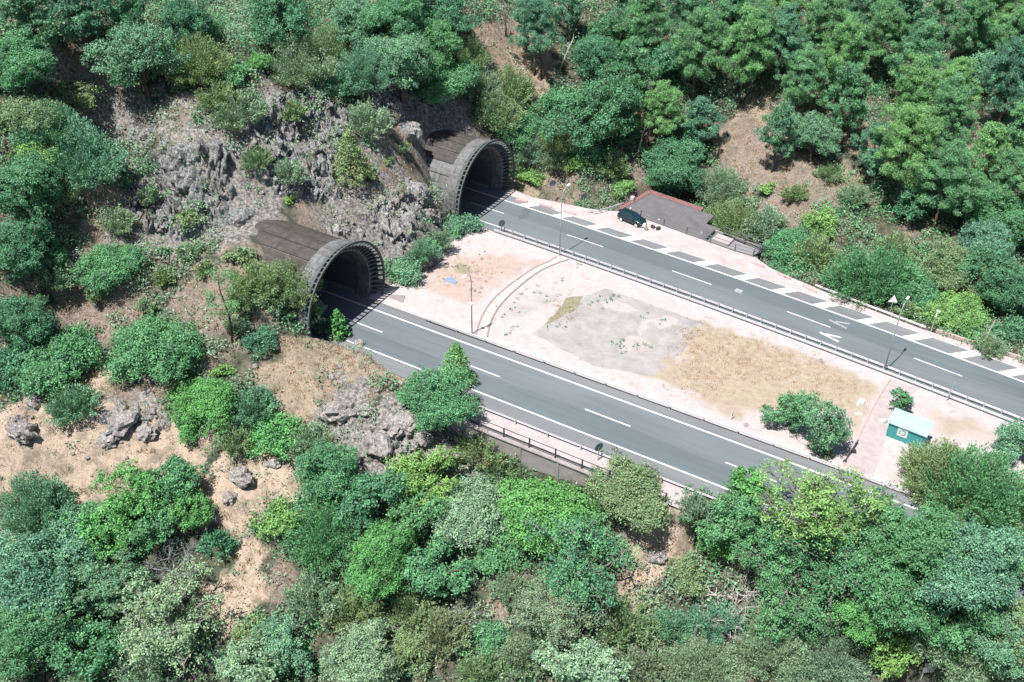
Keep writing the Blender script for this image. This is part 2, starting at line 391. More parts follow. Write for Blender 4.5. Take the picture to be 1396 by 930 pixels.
def mat_median():
    m, nt, b = newmat('gravel_ground'); P = objvec(nt)
    big = noise_tex(nt, .25, 5, .65, P); mid = noise_tex(nt, 1.3, 6, .7, P); fine = noise_tex(nt, 9, 4, .8, P)
    base = ramp(nt, mid, [(.25, (.37, .33, .335)), (.5, (.445, .402, .405)), (.75, (.50, .458, .462))])
    base = mix(nt, ramp(nt, big, [(.5, 0.), (.7, .6)]), base, (.45, .37, .35))
    z = attr(nt, 'zone'); sep = N(nt, 'ShaderNodeSeparateColor'); nt.links.new(z.outputs['Color'], sep.inputs[0])
    def zk(o, amt=.5, a=.35, e=.6):
        t = math_(nt, 'ADD', o, math_(nt, 'MULTIPLY', math_(nt, 'SUBTRACT', mid, .5), amt)); return ramp(nt, t, [(a, 0.), (e, 1.)])
    dry = ramp(nt, mid, [(.25, (.255, .205, .15)), (.5, (.35, .29, .22)), (.75, (.43, .37, .31))])
    pad = ramp(nt, noise_tex(nt, .55, 6, .7, P), [(.3, (.255, .245, .245)), (.5, (.325, .31, .31)), (.7, (.40, .378, .378))])
    soil = ramp(nt, mid, [(.3, (.35, .26, .225)), (.7, (.46, .375, .345))])
    grn = ramp(nt, mid, [(.3, (.17, .17, .115)), (.7, (.29, .28, .20))])
    c = mix(nt, zk(sep.outputs[1], 1.0, .2, .95), base, soil); c = mix(nt, zk(sep.outputs[2], .3), c, pad)
    c = mix(nt, zk(sep.outputs[0], 1.0, .2, .95), c, dry); c = mix(nt, zk(z.outputs['Alpha'], .6), c, grn)
    gv = noise_tex(nt, .75, 7, .8, P); c = mix(nt, ramp(nt, gv, [(.54, 0.), (.66, .55)]), c, (.25, .225, .225))
    c = mix(nt, ramp(nt, fine, [(.35, .22), (.6, 0.)]), c, (.22, .2, .19))
    nt.links.new(c, b.inputs['Base Color']); b.inputs['Roughness'].default_value = .95; b.inputs['Specular IOR Level'].default_value = .1
    bump(nt, b, fine, .35, .04); return m
def mat_leaf(name, col, dry=None, var=.50, trans=.22):
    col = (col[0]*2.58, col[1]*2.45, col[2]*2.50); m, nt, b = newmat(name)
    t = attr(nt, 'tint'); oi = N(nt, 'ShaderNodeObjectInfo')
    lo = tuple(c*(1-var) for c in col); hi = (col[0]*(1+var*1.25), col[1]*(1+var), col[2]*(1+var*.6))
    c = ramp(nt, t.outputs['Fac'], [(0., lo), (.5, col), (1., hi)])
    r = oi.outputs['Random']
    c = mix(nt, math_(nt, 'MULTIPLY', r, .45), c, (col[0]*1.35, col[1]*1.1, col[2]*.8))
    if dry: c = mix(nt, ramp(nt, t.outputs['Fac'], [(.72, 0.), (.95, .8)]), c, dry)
    nt.links.new(c, b.inputs['Base Color']); b.inputs['Roughness'].default_value = .55; b.inputs['Specular IOR Level'].default_value = .3
    tr = N(nt, 'ShaderNodeBsdfTranslucent'); nt.links.new(mix(nt, 1.0, c, (1.1, 1.25, .7), 'MULTIPLY'), tr.inputs['Color'])
    ms = N(nt, 'ShaderNodeMixShader'); ms.inputs[0].default_value = trans
    nt.links.new(b.outputs[0], ms.inputs[1]); nt.links.new(tr.outputs[0], ms.inputs[2])
    nt.links.new(ms.outputs[0], nt.nodes['Material Output'].inputs['Surface'])
    return m
M = {}
M['terrain'] = mat_terrain(); M['median'] = mat_median()
M['cliff'] = mat_cliff('dark_cliff_rock', (.026, .033, .036), (.52, .53, .535), 3.0); M['cliff2'] = mat_cliff('grey_cliff_rock', (.055, .06, .062), (.60, .585, .575), 3.0)
M['boulder'] = mat_cliff('pale_boulder_rock', (.13, .125, .13), (.60, .55, .53), 2.4)
M['asphalt'] = mat_asphalt('grey_asphalt', (.124, .146, .160)); M['asphalt2'] = mat_asphalt('shoulder_asphalt', (.150, .160, .172))
M['track'] = simple('track_concrete', (.47, .41, .385), .9, .15, 2.0, bmp=.2, dirt=(.35, .29, .28))
M['lane'] = mat_asphalt('older_asphalt', (.104, .127, .142)); M['path'] = simple('path_concrete', (.385, .335, .34), .9, .12, 1.5, bmp=.2, dirt=(.30, .26, .265))
M['basin'] = simple('basin_concrete', (.215, .205, .225), .85, .12, 1.5, dirt=(.16, .155, .165))
M['shoulder'] = simple('shoulder_concrete', (.415, .352, .352), .85, .14, 1.2, bmp=.1, dirt=(.32, .272, .27))
M['paint'] = mat_paint(); M['worn'] = mat_worn()
M['shell'] = simple('tunnel_concrete', (.165, .172, .178), .9, .3, 1.4, bmp=.3, dirt=(.075, .072, .065))
M['shelltop'] = simple('weathered_tunnel_concrete', (.078, .070, .065), .95, .35, 1.6, bmp=.3, dirt=(.05, .045, .04))
def streaks(m, amt):
    nt = m.node_tree; b = nt.nodes['Principled BSDF']; src = b.inputs['Base Color'].links[0].from_socket
    n1 = noise_tex(nt, 1.0, 6, .75, objvec(nt, (3.2, .5, .35))); n2 = noise_tex(nt, 1.0, 5, .7, objvec(nt, (.12, 2.6, 2.6)))
    c = mix(nt, ramp(nt, n1, [(.48, 0.), (.66, amt)]), src, (.045, .042, .038)); c = mix(nt, ramp(nt, n2, [(.5, 0.), (.64, amt)]), c, (.05, .045, .04))
    nt.links.new(c, b.inputs['Base Color'])
streaks(M['shell'], .6); streaks(M['shelltop'], .75)
M['rim'] = simple('portal_concrete', (.105, .122, .128), .85, .35, 2.5, bmp=.3, dirt=(.065, .072, .072))
streaks(M['rim'], .45)
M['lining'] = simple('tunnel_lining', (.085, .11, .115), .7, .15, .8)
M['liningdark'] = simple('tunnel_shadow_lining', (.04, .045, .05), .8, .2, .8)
M['steel'] = simple('galvanised_steel', (.55, .56, .58), .45, .12, 4, metal=.35)
M['railface'] = simple('guardrail_steel', (.46, .45, .48), .5, .10, 4, metal=.2)
M['dark'] = simple('dark_painted_steel', (.035, .045, .05), .5, .2, 4)
M['railing'] = simple('grey_railing_steel', (.10, .12, .13), .5, .2, 4)
M['wall'] = simple('stained_retaining_concrete', (.29, .26, .26), .9, .2, 1.1, bmp=.2, dirt=(.17, .15, .145))
M['kerb'] = simple('kerb_concrete', (.24, .22, .225), .9, .2, 3)
M['lamp'] = simple('lamp_grey_steel', (.34, .36, .37), .45, .08, 2, metal=.2)
M['lampw'] = simple('lamp_white_housing', (.78, .78, .77), .4, .05, 2)
M['roofg'] = simple('grey_roof_sheet', (.125, .120, .130), .75, .14, 1.0, dirt=(.095, .09, .095))
M['redtrim'] = simple('red_roof_tiles', (.20, .105, .105), .8, .2, 3, dirt=(.15, .09, .09))
M['cream'] = simple('cream_render', (.40, .32, .29), .9, .12, 1.5, dirt=(.4, .34, .29))
M['red'] = simple('faded_red_paint', (.46, .31, .31), .8, .18, 3, dirt=(.47, .38, .37))
M['white'] = simple('white_kerb_paint', (.54, .48, .48), .8, .08, 3, dirt=(.44, .36, .35))
M['teal'] = simple('teal_metal_sheet', (.05, .27, .27), .5, .1, 2)
M['tealroof'] = simple('pale_teal_roof', (.30, .49, .52), .6, .08, 1.5)
M['whitep'] = simple('white_panel', (.52, .56, .55), .5, .04, 2)
M['car'] = simple('dark_teal_car_paint', (.008, .028, .035), .22, .1, 2, spec=.6)
M['glass'] = simple('car_glass', (.012, .03, .05), .06, .1, 2, spec=.8)
M['tyre'] = simple('black_rubber', (.02, .02, .022), .85, .15, 5)
M['alloy'] = simple('silver_wheel', (.66, .66, .68), .35, .05, 5, metal=.3)
M['lens'] = simple('headlamp_lens', (.7, .72, .74), .15, .05, 5)
M['tail'] = simple('tail_lens', (.35, .03, .03), .25, .05, 5)
M['bluec'] = simple('blue_grey_cover', (.20, .25, .36), .7, .1, 4)
M['stain'] = simple('grey_slab', (.24, .21, .215), .9, .15, 3)
M['bark'] = simple('brown_bark', (.105, .085, .07), .95, .35, 6, bmp=.4)
M['barkg'] = simple('grey_bark', (.20, .185, .17), .95, .3, 6, bmp=.4)
M['dead'] = simple('bleached_wood', (.42, .39, .37), .9, .2, 5)
M['deadg'] = simple('grey_twigs', (.25, .245, .26), .9, .2, 5)
LEAF = {
 'dark': mat_leaf('dark_green_leaf', (.036, .104, .064)), 'green': mat_leaf('green_leaf', (.046, .126, .068)), 'bright': mat_leaf('bright_green_leaf', (.052, .148, .056)),
 'lime': mat_leaf('yellow_green_leaf', (.080, .162, .060)), 'olive': mat_leaf('olive_leaf', (.082, .138, .076), (.17, .15, .10)), 'teal': mat_leaf('bluish_leaf', (.058, .134, .092)),
 'pale': mat_leaf('pale_bluish_leaf', (.098, .166, .118)), 'grey': mat_leaf('grey_green_leaf', (.090, .152, .108), (.17, .17, .135)), 'dry': mat_leaf('dry_scrub_leaf', (.088, .130, .084), (.15, .145, .11)),
 'pine': mat_leaf('pine_needle', (.056, .136, .076)), 'pineb': mat_leaf('bluish_pine_needle', (.050, .120, .082)), 'pinel': mat_leaf('light_pine_needle', (.072, .158, .072)),
 'straw': mat_leaf('straw_blade', (.175, .148, .112), None, .3, .2)}
# ------------------------------------------------------------------ tunnels: axes, used to open the hillside
TUN = {'near': dict(x0=-70.2, yc=82.25, zb=0.0, ang=0.0), 'far': dict(x0=-72.2, yc=float(fc(-72.2))+.05, zb=Z2, ang=math.atan(-.0273))}
def tloc(t, x, y):
    ca, sa = math.cos(t['ang']), math.sin(t['ang'])
    dx, dy = x-t['x0'], y-t['yc']
    return dx*ca+dy*sa, -dx*sa+dy*ca
def build_terrain():
    ny, nx = XX.shape
    idx = np.arange(ny*nx).reshape(ny, nx)
    Fq = np.stack([idx[:-1, :-1], idx[:-1, 1:], idx[1:, 1:], idx[1:, :-1]], -1).reshape(-1, 4)
    x, y, z = XX.ravel(), YY.ravel(), ZZ.ravel()
    kill = np.zeros(len(x), bool)
    for t in TUN.values():
        u, v = tloc(t, x, y); w = z-t['zb']-3
        r = np.hypot(v, w)
        kill |= (u < -.1) & (u > -95) & (r < np.where(u > -2.4, 7.2, 6.72))
    keep = ~kill[Fq].all(1)
    Zc = np.stack([ZN['straw'], ZN['soil'], ZN['pale'], ZN['rock']], -1).reshape(-1, 4)
    me = npmesh('hillside', np.stack([x, y, z], -1), Fq[keep], True, {'zone': ('POINT', 'FLOAT_COLOR', Zc)})
    o = mk('hillside', me, None, M['terrain']); o['kind'] = 'structure'
build_terrain()

def drape(name, pts, mat, amp=1.0, cell=1.1, step=.105, sink=.45, seed=0, edge=1.6):
    W = [hit(*p) for p in pts]; P = [(p[0], p[1]) for p in W]
    x0, x1 = min(p[0] for p in P)-1, max(p[0] for p in P)+1; y0, y1 = min(p[1] for p in P)-1, max(p[1] for p in P)+1
    X, Y = np.meshgrid(np.arange(x0, x1, step), np.arange(y0, y1, step))
    Z = terr_fast(X, Y); e = .5
    gx = (terr_fast(X+e, Y)-terr_fast(X-e, Y))/(2*e); gy = (terr_fast(X, Y+e)-terr_fast(X, Y-e))/(2*e)
    l = np.sqrt(gx*gx+gy*gy+1); nx_, ny_, nz_ = -gx/l, -gy/l, 1/l
    sd = poly_sd(X, Y, P)+(fbm(X*.5, Y*.5, s=seed+3, o=4)-.5)*2.6
    m = sstep(0, edge, sd)
    mg = np.array([gx.mean(), gy.mean()]); mg /= np.linalg.norm(mg)+1e-9
    S_ = (-mg[1]*X+mg[0]*Y)/cell; T_ = (mg[0]*X+mg[1]*Y)/cell; S_ = S_+T_*.35; wv = fbm(X*.7, Y*.7, s=seed+7, o=3)*.8
    a, ad = facet(S_*.55+wv, T_*.55+wv*.6, seed, 1.3, .7); b, bd = facet(S_*1.7+wv, T_*.85+wv*.5, seed+20, 1.7, .35); e2, ed = facet(S_*4.2+wv, T_*1.9+wv, seed+30, 1.5, .3); c = fbm(X*.28, Y*.28, Z*.3, s=seed+40, o=5)
    d = amp*(.55*a+.42*b+.16*e2+.9*(c-.35)-.12)
    D = m*d-(1-m)*sink
    V = np.stack([X+nx_*D, Y+ny_*D, Z+nz_*D], -1)
    q = (m > .3); vi = np.clip(np.searchsorted(GX, V[..., 0][q]), 0, len(GX)-1); vj = np.clip(np.searchsorted(GY, V[..., 1][q]), 0, len(GY)-1)
    np.maximum.at(ZZ, (vj, vi), V[..., 2][q]-.12)          # what grows later stands on the rock, not under it
    ny, nx = X.shape; idx = np.arange(ny*nx).reshape(ny, nx)
    Fq = np.stack([idx[:-1, :-1], idx[:-1, 1:], idx[1:, 1:], idx[1:, :-1]], -1).reshape(-1, 4)
    Fq = Fq[(m.ravel()[Fq] > .001).any(1)]
    u, inv = np.unique(Fq, return_inverse=True)
    o = mk(name, npmesh(name, V.reshape(-1, 3)[u], inv.reshape(-1, 4)), None, mat); o['kind'] = 'structure'; return o
drape('cliff', [(115, 160), (165, 145), (215, 160), (205, 215), (165, 255), (125, 235)], M['cliff'], 1.3, 1.1, seed=1)
drape('cliff', [(200, 195), (260, 180), (318, 200), (330, 270), (300, 325), (235, 335), (172, 315), (170, 245)], M['cliff'], 1.7, 1.1, seed=50)
drape('cliff', [(330, 160), (370, 118), (430, 115), (480, 145), (495, 215), (465, 272), (415, 285), (360, 268), (322, 220)], M['cliff'], 1.7, 1.1, seed=90)
drape('cliff', [(478, 115), (560, 100), (630, 115), (615, 155), (560, 170), (530, 195), (490, 195)], M['cliff'], 1.2, 1.0, seed=130)
drape('cliff', [(478, 285), (520, 252), (562, 236), (588, 265), (606, 310), (560, 350), (525, 356), (505, 325)], M['cliff2'], 1.5, 1.0, seed=170)
drape('cliff', [(400, 305), (455, 280), (505, 298), (515, 335), (480, 328), (440, 320)], M['cliff2'], 1.1, .9, seed=210)
drape('cliff', [(110, 572), (175, 540), (240, 555), (235, 605), (165, 610)], M['cliff2'], 1.0, .9, seed=250)
drape('cliff', [(480, 598), (520, 562), (575, 556), (605, 578), (650, 582), (670, 604), (600, 616), (560, 655), (500, 645)], M['boulder'], 1.2, .8, seed=290)
drape('cliff', [(408, 565), (455, 536), (505, 560), (485, 595), (430, 592)], M['boulder'], 1.0, .8, seed=330)
drape('cliff', [(494, 530), (512, 522), (520, 548), (505, 552)], M['boulder'], .7, .7, seed=370)
drape('cliff', [(540, 515), (556, 520), (575, 550), (558, 556)], M['boulder'], .7, .7, seed=372)
drape('cliff', [(0, 570), (42, 555), (65, 600), (30, 625), (0, 618)], M['boulder'], .9, .8, seed=410)
drape('cliff', [(310, 650), (335, 628), (362, 640), (355, 668), (325, 675)], M['boulder'], 1.0, .8, seed=450)
drape('cliff', [(840, 700), (880, 700), (905, 740), (885, 765), (860, 750)], M['boulder'], .5, .7, seed=490)

# ------------------------------------------------------------------ roads
def ribbon(name, xs, ylo, yhi, z, mat, n=1, parent=None, kind='structure'):
    V, Fc = [], []
    for x in xs:
        a, b = float(ylo(x)), float(yhi(x))
        for k in range(n+1):
            y = a+(b-a)*k/n; V.append((x, y, float(z(x, y))))
    for i in range(len(xs)-1):
        for k in range(n):
            q = i*(n+1)+k; Fc.append((q, q+n+1, q+n+2, q+1))
    o = mk(name, npmesh(name, V, Fc), parent, mat)
    if kind: o['kind'] = kind
    return o
def lin(c): return lambda x: c[0]+c[1]*x
XS = np.arange(-165, 91, 3.0)
rn = ribbon('near_road', XS, lambda x: 76.55, lambda x: 87.45, lambda x, y: 0.0, M['asphalt'])
ribbon('hard_shoulder', XS, lambda x: 76.56, lambda x: 78.60, lambda x, y: .004, M['asphalt2'], parent=rn)
ribbon('resurfaced_lane', XS, lambda x: 78.85, lambda x: 81.9+.25*math.sin(x*.13), lambda x, y: .003, M['lane'], parent=rn)
ribbon('inner_margin', XS, lambda x: 86.1, lambda x: 87.40, lambda x, y: .004, M['asphalt2'], parent=rn)
rf = ribbon('far_road', XS, lambda x: fc(x)-5.3, lambda x: fc(x)+5.9, lambda x, y: Z2, M['asphalt'])
ribbon('hatched_strip', XS, lambda x: fc(x)+3.42, lambda x: fc(x)+5.8, lambda x, y: Z2+.004, M['asphalt2'], parent=rf)
ribbon('resurfaced_lane', XS, lambda x: fc(x)+.15+.2*math.sin(x*.17), lambda x: fc(x)+3.25, lambda x, y: Z2+.003, M['lane'], parent=rf)
def mark(parent, P, w, z, mat=None, name='lane_marking'):
    """painted line along points"""
    mb = MB(); P = [np.array((p[0], p[1], 0.)) for p in P]; V = []
    for i, p in enumerate(P):
        t = P[min(i+1, len(P)-1)]-P[max(i-1, 0)]; t /= np.linalg.norm(t); s = np.array([-t[1], t[0], 0])*w/2
        V += [p-s+(0, 0, z), p+s+(0, 0, z)]
    mb.add(V, [(2*i, 2*i+2, 2*i+3, 2*i+1) for i in range(len(P)-1)])
    return mk(name, mb.mesh(name), parent, mat or M['paint'])
ZM = .009
mark(rn, [(x, 85.915+.0028*x) for x in XS], .24, ZM, name='edge_line'); mark(rn, [(x, 78.77-.0013*x) for x in XS], .22, ZM, name='edge_line')
for k in range(-4, 9):
    xe = -65.14+16.62*k; mark(rn, [(xe-5.6, NC), (xe, NC)], .19, ZM)
mark(rf, [(x, fc(x)+3.32) for x in XS], .24, Z2+ZM, name='edge_line'); mark(rf, [(x, fc(x)-3.55) for x in XS], .20, Z2+ZM, name='edge_line')
for k in range(-4, 9):
    xe = -69.0+16.64*k; mark(rf, [(x, fc(x)) for x in np.linspace(xe-5.9, xe, 4)], .18, Z2+ZM)
def hw(x): return float(np.interp(x, [-72, -32, 0, 30, 60], [1.45, 1.75, 2.3, 2.6, 2.6]))
sx = [-51.42, -45.86, -40.0, -34.0, -28.42, -22.75, -16.7, -10.85, -4.83, 1.03]
sx = [sx[0]-5.7*k for k in (3, 2, 1)]+sx+[sx[-1]+5.9*k for k in range(1, 9)]
for x in sx:
    a = fc(x)+3.40; h = hw(x)
    mb = MB(); V = []
    for xx, t in ((x, 0), (x+1.55, 0), (x+1.55+h*.95, 1), (x+h*.95, 1)):
        V.append((xx, float(fc(xx))+3.40+t*h, Z2+.0085))
    mb.add(V, [(0, 1, 2, 3)]); mk('hatch_stripe', mb.mesh('hatch_stripe'), rf, M['paint'])
mark(rf, [(x, fc(x)+3.45+hw(x)) for x in XS if x > -66], .16, Z2+ZM, name='edge_line')
def upx(pts, z): return [unp(a, b, z)[:2] for a, b in pts]
for seg, m_ in (([(1117.5, 453), (1143.5, 466)], 'paint'), ([(1125, 455.3), (1147, 460.5)], 'paint'), ([(1130.5, 436), (1154.5, 448)], 'worn'), ([(1139, 438.5), (1158.5, 441.8)], 'worn')):
    mark(rf, upx(seg, Z2), .30, Z2+ZM+.001, M[m_], 'road_arrow')
a = unp(1007, 396.5, Z2); mark(rf, [(a[0]-.5, a[1]), (a[0]+.5, a[1]-.06)], .85, Z2+ZM, M['worn'], 'road_patch')
# asphalt repairs in front of the far tunnel, skid marks
for (pp, mname) in (([(712, 286), (726, 281.5), (720, 296), (705, 300.5)], 'asphalt'),):
    mb = MB(); Q = upx(pp, Z2); mb.add([(q[0], q[1], Z2+.006) for q in Q], [(3, 2, 1, 0)]); mk('road_patch', mb.mesh('road_patch'), rf, simple('fresh_asphalt', (.10, .115, .13), .85))

# strip on top of the retaining wall, paved apron beyond the far road
ribbon('verge', np.arange(-56, -21.5, 1.7), lambda x: 73.72, lambda x: 76.6, lambda x, y: .02, M['path'])
NB = [(-72.3, 125.2), (-68, 124.4), (-58, 126.0), (-54, 127.75), (-33, 126.1), (-30, 124.4), (-24, 123.2), (-16, 122.05), (-7.5, 121.0), (3.7, 120.6), (30, 118.2), (90, 111.2)]
def nbound(x): return np.interp(x, [p[0] for p in NB], [p[1] for p in NB])
XA = np.arange(-72, 91, 1.5)
ribbon('paved_apron', XA, lambda x: fc(x)+3.46+hw(x), lambda x: max(float(nbound(x)), float(fc(x))+3.9+hw(x)), lambda x, y: Z2+.012, M['shoulder'])

# ------------------------------------------------------------------ strip between the carriageways
def build_median():
    xs = np.arange(-71, 88, .25); T = np.linspace(0, 1, 82)
    X = np.repeat(xs[None], len(T), 0); lo = 87.3; hi = fc(xs)-5.15
    Y = lo+(hi-lo)[None]*T[:, None]; Z = zplat(X, Y)+.025+(fbm(X*.7, Y*.7, s=3)-.5)*.06*np.clip(np.minimum(T, 1-T)*8, 0, 1)[:, None]
    wob = (fbm(X*.5, Y*.5, s=77, o=5)-.5)
    def pz(px, soft=.8, w=2.5, amt=1.0):
        P = [tuple(unp(a, b, -1.2)[:2]) for a, b in px]
        return amt*sstep(-soft, soft, poly_sd(X, Y, P)+wob*w)
    dry = pz([(965, 430), (1100, 475), (1205, 518), (1175, 552), (1090, 560), (1000, 578), (950, 548), (890, 520)], 1.2, 3.5)
    dry = np.maximum(dry, .8*pz([(1285, 560), (1330, 560), (1345, 580), (1290, 590)], 1.5, 3))
    dry = np.maximum(dry, .7*pz([(1150, 560), (1190, 535), (1180, 575), (1160, 600)], 1.2, 2))
    soil = pz([(575, 385), (620, 345), (690, 338), (755, 345), (700, 372), (665, 400), (640, 420), (590, 410)], 1.5, 4, .95)
    soil = np.maximum(soil, .75*pz([(900, 440), (965, 430), (1000, 470), (880, 520), (820, 500)], 2, 4))
    soil = np.maximum(soil, .7*pz([(1150, 545), (1195, 530), (1180, 580), (1155, 600)], 1.2, 2)); soil = np.maximum(soil, .6*pz([(1265, 545), (1350, 565), (1390, 610), (1270, 590)], 1.5, 3))
    pad = pz([(788, 402), (825, 384), (970, 434), (897, 522), (810, 508), (725, 462)], .35, .8)
    for hole in ([(812, 406), (845, 398), (875, 418), (850, 424), (822, 415)], [(885, 432), (905, 420), (930, 424), (925, 440), (900, 446)], [(838, 470), (860, 455), (888, 462), (890, 480), (860, 486), (840, 482)], [(868, 436), (880, 425), (890, 430), (876, 462), (866, 455)]):
        pad = pad*(1-pz(hole, .4, 1.2, .6))
    pad = np.maximum(pad, .5*pz([(690, 412), (735, 385), (775, 395), (745, 430), (700, 450), (670, 440)], 2, 6))
    grn = pz([(798, 396), (788, 416), (762, 440), (735, 452), (755, 425), (775, 402)], .5, 1.2, .95)
    grn = np.maximum(grn, .35*pz([(945, 440), (970, 432), (985, 470), (930, 490)], 1.5, 3)); grn = np.maximum(grn, .6*pz([(620, 355), (640, 350), (640, 372), (618, 372)], 1, 2))
    ny, nx = X.shape; idx = np.arange(ny*nx).reshape(ny, nx)
    Fq = np.stack([idx[:-1, :-1], idx[:-1, 1:], idx[1:, 1:], idx[1:, :-1]], -1).reshape(-1, 4)
    me = npmesh('median_ground', np.stack([X, Y, Z], -1).reshape(-1, 3), Fq, True, {'zone': ('POINT', 'FLOAT_COLOR', np.stack([dry, soil, pad, grn], -1).reshape(-1, 4))})
    o = mk('median_ground', me, None, M['median']); o['kind'] = 'structure'
build_median()
def zmed(x, y): return float(zplat(x, y))+.03
def mid_px(px, py):
    p = unp(px, py, -1.2)
    for _ in range(6): p = unp(px, py, zmed(p[0], p[1]))
    return p
# curved crossing track and its two kerbs
def curve(pts, n=60):
    P = np.array(pts); t = np.linspace(0, len(P)-1, n); k = np.arange(len(P))
    for _ in range(1): pass
    out = []
    for s in t:
        i = int(min(s, len(P)-2)); f = s-i
        p0, p1, p2, p3 = P[max(i-1, 0)], P[i], P[i+1], P[min(i+2, len(P)-1)]
        out.append(.5*((2*p1)+(-p0+p2)*f+(2*p0-5*p1+4*p2-p3)*f*f+(-p0+3*p1-3*p2+p3)*f**3))
    return np.array(out)
KA = curve([mid_px(*q) for q in [(649, 456), (657, 432), (673, 408), (700, 385), (728, 366), (748, 357), (759, 350)]])
KB = curve([mid_px(*q) for q in [(664, 460), (670, 437), (684, 414), (710, 389), (736, 370), (760, 359), (776, 354)]])
def track_mesh():
    V, Fc = [], []
    for a, b in zip(KA, KB):
        for k in range(5):
            p = a+(b-a)*k/4; V.append((p[0], p[1], zmed(p[0], p[1])+.03))
    for i in range(len(KA)-1):
        for k in range(4): q = i*5+k; Fc.append((q, q+1, q+6, q+5))
    return npmesh('crossing_track', V, Fc)
tr = mk('crossing_track', track_mesh(), None, M['track']); tr['kind'] = 'structure'
for K in (KA, KB):
    MB().sweep([(p[0], p[1], zmed(p[0], p[1])-.05) for p in K], [(-.10, 0), (.10, 0), (.10, .13), (-.10, .13)]).build('kerb', M['kerb'], tr)
# straight service path near the teal cabin
pa = [mid_px(*q) for q in [(1214, 517), (1196, 545), (1178, 580), (1160, 618), (1146, 640)]]; pb = [mid_px(*q) for q in [(1252, 528), (1226, 555), (1210, 590), (1198, 628), (1186, 655)]]
def path_mesh():
    A, B = curve(pa, 40), curve(pb, 40); V, Fc = [], []
    for a, b in zip(A, B):
        for k in range(5):
            p = a+(b-a)*k/4; V.append((p[0], p[1], zmed(p[0], p[1])+.035))
    for i in range(39):
        for k in range(4): q = i*5+k; Fc.append((q, q+1, q+6, q+5))
    return npmesh('service_path', V, Fc)
sp = mk('service_path', path_mesh(), None, M['path']); sp['kind'] = 'structure'
MB().sweep([(p[0], p[1], zmed(p[0], p[1])-.03) for p in curve(pa, 30)], [(-.07, 0), (.07, 0), (.07, .16), (-.07, .16)]).build('kerb', M['cream'], sp)
